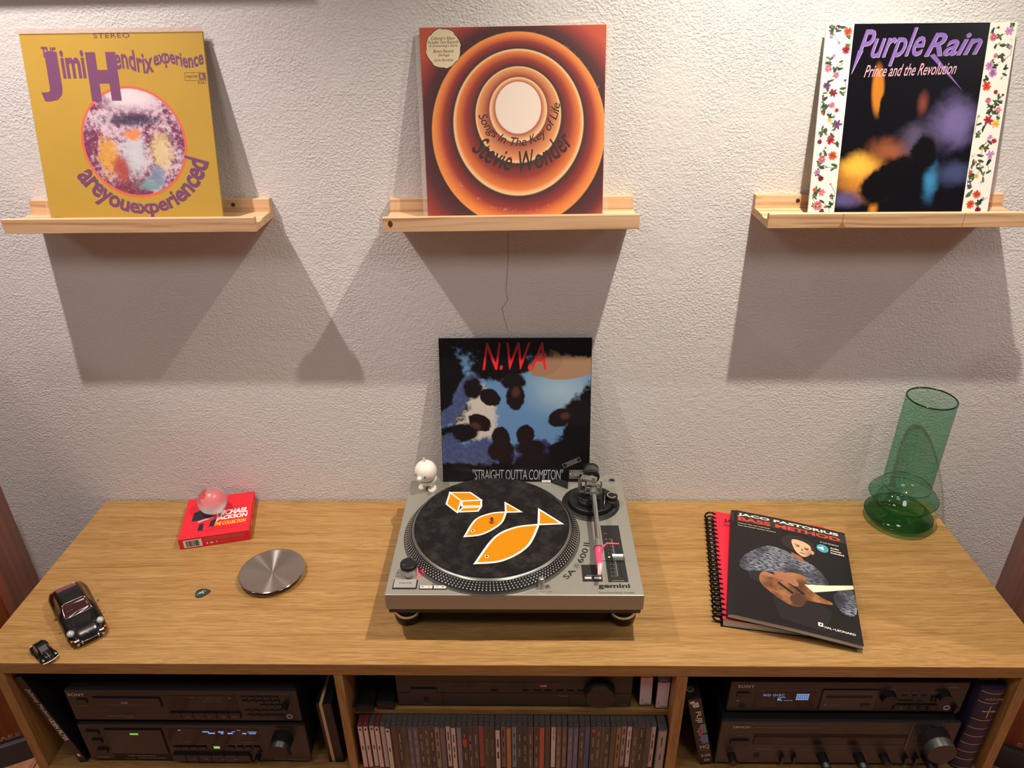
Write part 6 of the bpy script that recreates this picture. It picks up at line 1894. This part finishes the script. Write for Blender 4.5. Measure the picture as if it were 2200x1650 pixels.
# ------------------------------------------------------------------ compact discs
W_, G_, D_ = rgb(214, 202, 196), rgb(150, 142, 138), rgb(50, 44, 40)
CDS = [  # x in the photograph, spine colour, what the spine looks like, lettering, lean
    (772.7, W_, 'white', '', 1), (784.5, W_, 'white', '', 1), (797.5, W_, 'white', '', 1), (808.6, W_, 'white', '', 1), (821.8, rgb(190, 182, 178), 'pale grey', '', 1), (832.7, W_, 'white', '', 1),
    (845, rgb(84, 62, 54), 'brown', '', 1), (857.7, D_, 'black', 'p', 1), (869, rgb(78, 68, 54), 'olive brown', '', 1), (881.8, rgb(84, 96, 122), 'slate blue', 'p', 1), (893.6, rgb(92, 98, 118), 'blue-grey', 'p', 1),
    (903.6, D_, 'black', 'p', 0), (913.6, rgb(66, 56, 48), 'dark brown', 'p', 0), (926.4, D_, 'black', 'p', 0), (938, rgb(142, 128, 120), 'taupe', 'd', 0), (950.9, rgb(108, 98, 114), 'mauve grey', '', 0),
    (961.8, W_, 'white', 'd', 0), (973.6, W_, 'white', 'd', 0), (986.8, rgb(132, 134, 150), 'pale blue', 'p', 0), (998.2, D_, 'black with a red square', 'r', 0), (1010.9, D_, 'black', 'p', 0), (1021.8, rgb(60, 52, 46), 'dark brown', 'p', 0),
    (1034.5, rgb(144, 54, 66), 'crimson', '', 0), (1046.4, D_, 'black', 'METALLICA S & M', 0), (1058.2, D_, 'black', 'METALLICA  LOAD', 0), (1070.9, W_, 'white', 'D', 0), (1082.3, rgb(120, 110, 106), 'grey', 'd', 0),
    (1094.5, rgb(196, 116, 62), 'orange', 'p', 0), (1105.9, rgb(104, 140, 160), 'sky blue', 'd', 0), (1118, D_, 'black', 'p', 0), (1129.5, D_, 'black', 'p', 0), (1141.8, rgb(72, 62, 66), 'plum grey', 'p', 0), (1154.5, D_, 'black', 'p', 0),
    (1166.4, rgb(200, 72, 62), 'bright red', '', 0), (1178.6, rgb(62, 50, 44), 'dark brown', 'PEARL JAM', 0), (1191.8, W_, 'white', 'PEARL JAM*', 0), (1202.7, rgb(110, 92, 76), 'mottled brown', 'p', 0), (1215.5, rgb(104, 86, 68), 'brown', 'p', 0),
    (1228.2, rgb(104, 112, 150), 'periwinkle blue', 'p', 0), (1240, rgb(98, 106, 146), 'dusky blue', 'p', 0), (1252.7, rgb(70, 60, 50), 'dark brown', 'p', 0), (1264.5, rgb(66, 88, 150), 'cobalt blue', '', 0), (1278.2, D_, 'black with an orange top', 'p', 0),
    (1289, rgb(72, 62, 52), 'dark brown', 'p', 0), (1297.9, rgb(86, 72, 58), 'thin brown', '', 0), (1307.8, D_, 'black', 'p', 0), (1320.5, rgb(82, 74, 62), 'khaki', '', 0), (1332.6, rgb(140, 112, 66), 'gold', 'd', 0), (1343.5, rgb(150, 140, 138), 'grey', 'd', 0),
    (1356.2, W_, 'white with red print', 'R', 0), (1367.7, rgb(80, 70, 62), 'dark brown', 'p', 0), (1381.7, D_, 'wide black', 'p', 0), (1395.7, rgb(74, 66, 60), 'dark grey', '', 0), (1407, W_, 'white with red print', 'R', 0), (1424.5, rgb(158, 152, 148), 'wide silver-grey', 'd', 0)]
CD_LABELS = [
    'CD in red-tinted case with white spine at the left end of the row',
    'CD in red-tinted case with white spine, second from the left end',
    'CD in clear case with white spine between two red-tinted cases',
    'CD in red-tinted case with white spine, fourth from the left end',
    'CD with pale grey spine, fifth from the left end of the row',
    'CD with white spine pulled forward beside the first brown spine',
    'CD with reddish brown spine right after the six pale spines on the left',
    'CD with black spine left of the olive brown one',
    'CD with olive brown spine near the left end of the row',
    'CD with slate blue spine, left one of the two bluish spines near the left',
    'CD with blue-grey spine, right one of the two bluish spines near the left',
    'CD with black spine directly right of the blue-grey one',
    'CD with dark brown spine between two black ones left of the taupe spine',
    'CD with black spine directly left of the taupe one',
    'CD with taupe spine and dark lettering',
    'CD with mauve grey spine directly left of two white ones',
    'CD with white spine directly right of the mauve grey one',
    'CD with white spine directly left of the pale blue one',
    'CD with pale blue spine',
    'CD with black spine carrying a red square',
    'CD with black spine directly right of the one with a red square',
    'CD with dark brown spine directly left of the crimson one',
    'CD with crimson spine in the left half of the row',
    'CD with black spine directly right of the crimson one',
    'CD with black spine directly left of the white one with heavy lettering',
    'CD with white spine and heavy dark lettering, standing further forward',
    'CD with grey spine directly left of the orange one',
    'CD with orange spine in the middle of the row',
    'CD with sky blue spine directly right of the orange one',
    'CD with black spine directly right of the sky blue one',
    'CD with black spine, second to the right of the sky blue one',
    'CD with plum grey spine right of the middle of the row',
    'CD with black spine directly left of the bright red one',
    'CD with bright red spine in the right half of the row',
    'CD with dark brown spine and orange lettering beside the bright red one',
    'CD with white spine in the right half, alone among dark ones',
    'CD with mottled brown spine directly right of the lone white one',
    'CD with brown spine directly left of two blue ones',
    'CD with periwinkle blue spine, left one of the two blue neighbours',
    'CD with dusky blue spine, right one of the two blue neighbours',
    'CD with dark brown spine directly left of the cobalt blue one',
    'CD with cobalt blue spine',
    'CD with black spine and orange top directly right of the cobalt blue one',
    'CD with dark brown spine left of the thin one',
    'CD with very thin brown spine',
    'CD with black spine directly right of the very thin one',
    'CD with khaki spine directly left of the gold one',
    'CD with gold spine towards the right end of the row',
    'CD with light grey spine directly right of the gold one',
    'CD with white spine and red print right of the light grey one',
    'CD with dark brown spine left of the wide black one',
    'CD in wide case with black spine near the right end',
    'CD with dark grey spine right of the wide black one',
    'CD with white spine and red print beside the wide silver-grey box',
    'CD box with wide silver-grey spine at the right end of the row']
CASE = mat('cd_case', rgb(86, 80, 78), 0.16, coat=0.6)
CASE_R = mat('cd_case_red', rgb(120, 52, 54), 0.16, coat=0.6)
RIDGE = mat('cd_ridge', rgb(120, 112, 108), 0.2)
T_D, T_L, T_R, T_O = mat('cd_dark_print', rgb(56, 48, 46), 0.6), mat('cd_pale_print', rgb(176, 164, 150), 0.6), mat('cd_red_print', rgb(196, 60, 70), 0.6), mat('cd_orange_print', rgb(196, 104, 60), 0.6)
rnd = random.Random(11)
ordw = ['', 'second', 'third', 'fourth', 'fifth', 'sixth', 'seventh', 'eighth', 'ninth', 'tenth']
NCD = len(CDS)
THIN, CH_, CDEP = 0.0101, 0.1242, 0.141
meshes = {}


def cd_case_mesh(w, key):
    if key not in meshes:
        bm = NB()
        box(bm, -w / 2, w / 2, 0.0, CDEP, 0.0, CH_, 0.0005, 1)
        me = bpy.data.meshes.new('case')
        bm.to_mesh(me)
        bm.free()
        meshes[key] = me
    return meshes[key]


prevs = []
for i, (pxx, col, word, kind, lean) in enumerate(CDS):
    p16 = pxx + (1115 - pxx) * 0.0164
    X = -0.2544 + (p16 - 785) * 0.0008787
    w = {'wide silver-grey': 0.0165, 'wide black': 0.0135, 'thin brown': 0.0056}.get(word, min(THIN, 0.0099))
    prevs.append([X, w])
# keep neighbours from touching
for _ in range(40):
    for a, b in zip(prevs, prevs[1:]):
        gap = (b[0] - b[1] / 2) - (a[0] + a[1] / 2)
        if gap < 0.0003:
            sft = (0.0003 - gap) / 2
            a[0] -= sft
            b[0] += sft
for i, (pxx, col, word, kind, lean) in enumerate(CDS):
    X, w = prevs[i]
    yf = -0.4735 + rnd.uniform(-0.0016, 0.0022)
    if i in (5, 25):
        yf -= 0.004
    if word.startswith('wide silver'):
        yf -= 0.006
    if i in (48, 49, 53):
        yf += 0.004
    t = thing('cd_case', CD_LABELS[i], 'CD', (X, yf, BAY + 0.0002), group='CDs under the inner shelf')
    cs = bpy.data.objects.new('case', cd_case_mesh(w, round(w, 4)))
    link(cs)
    cs.parent = t
    red = i in (0, 1, 3)
    if not cs.data.materials:
        cs.data.materials.append(CASE)
    if red:
        cs.data = cs.data.copy()
        cs.data.materials[0] = CASE_R
    mcol = mat('cd_spine_%d' % i, col, 0.35, coat=0.3)
    fw = w - (0.0026 if w < 0.012 else 0.003)
    cdn = flat('spine_card', [rect(-fw / 2, 0.0045, fw / 2, CH_ - 0.0035)], mcol, t, z=0.0003, rot=FRONT)
    if w < 0.012:
        flat('case_ridge', [rect(-w / 2 + 0.0002, CH_ - 0.0022, w / 2 - 0.0002, CH_ - 0.0014)], RIDGE, t, z=0.0004, rot=FRONT)
        flat('hinge_dot', [ell(0, 0.0045, 0.0016, None, 10)], RIDGE, t, z=CH_ + 0.0002)
    # lettering on the spine
    base = T_L if kind in ('p', 'r') else T_D
    if kind in ('p', 'd', 'r', 'D', 'R', ''):
        segs = []
        if kind:
            y = CH_ - rnd.uniform(0.008, 0.03)
            while y > 0.028:
                L = rnd.uniform(0.008, 0.028)
                segs.append((y, L))
                y -= L + rnd.uniform(0.006, 0.022)
        tw = 0.0022 if kind != 'D' else 0.0036
        dash, dash2 = [], []
        for n_, (y, L) in enumerate(segs):
            yy = y
            while yy > y - L:
                l_ = rnd.uniform(0.0008, 0.0024)
                (dash2 if (kind == 'R' and n_ % 2 == 0) else dash).append(rect(-tw / 2, yy - l_, tw / 2, yy))
                yy -= l_ + rnd.uniform(0.0004, 0.0008)
        if dash:
            flat('spine_print', dash, base, cdn, z=0.0005, rot=(0, 0, 0))
        if dash2:
            flat('spine_print', dash2, T_R, cdn, z=0.0005, rot=(0, 0, 0))
        if kind == '' and col == W_:
            flat('spine_print', [rect(-0.0016, CH_ - 0.014, 0.0016, CH_ - 0.008), rect(-0.001, 0.055, 0.001, 0.066)], T_D, cdn, z=0.0005)
        if kind == 'r':
            flat('red_square', [rect(-fw / 2, 0.072, fw / 2, 0.090)], mat('cd_square', rgb(206, 66, 52), 0.5), cdn, z=0.0006)
        if 'orange top' in word:
            flat('spine_print', [rect(-0.0022, CH_ - 0.014, 0.0022, CH_ - 0.005)], T_O, cdn, z=0.0006)
    else:
        txt('spine_lettering', kind.strip('*'), -0.0017, CH_ - (0.036 if 'META' in kind else 0.006), 0.046 if 'META' in kind else 0.034, 0.0036, T_L if 'META' in kind else (T_D if '*' in kind else T_O), cdn, z=0.0005, ang=-pi / 2)
    if i in (3,):
        flat('red_edge', [rect(fw / 2, 0.004, fw / 2 + 0.0012, CH_ - 0.004)], CASE_R, t, z=0.0003, rot=FRONT)
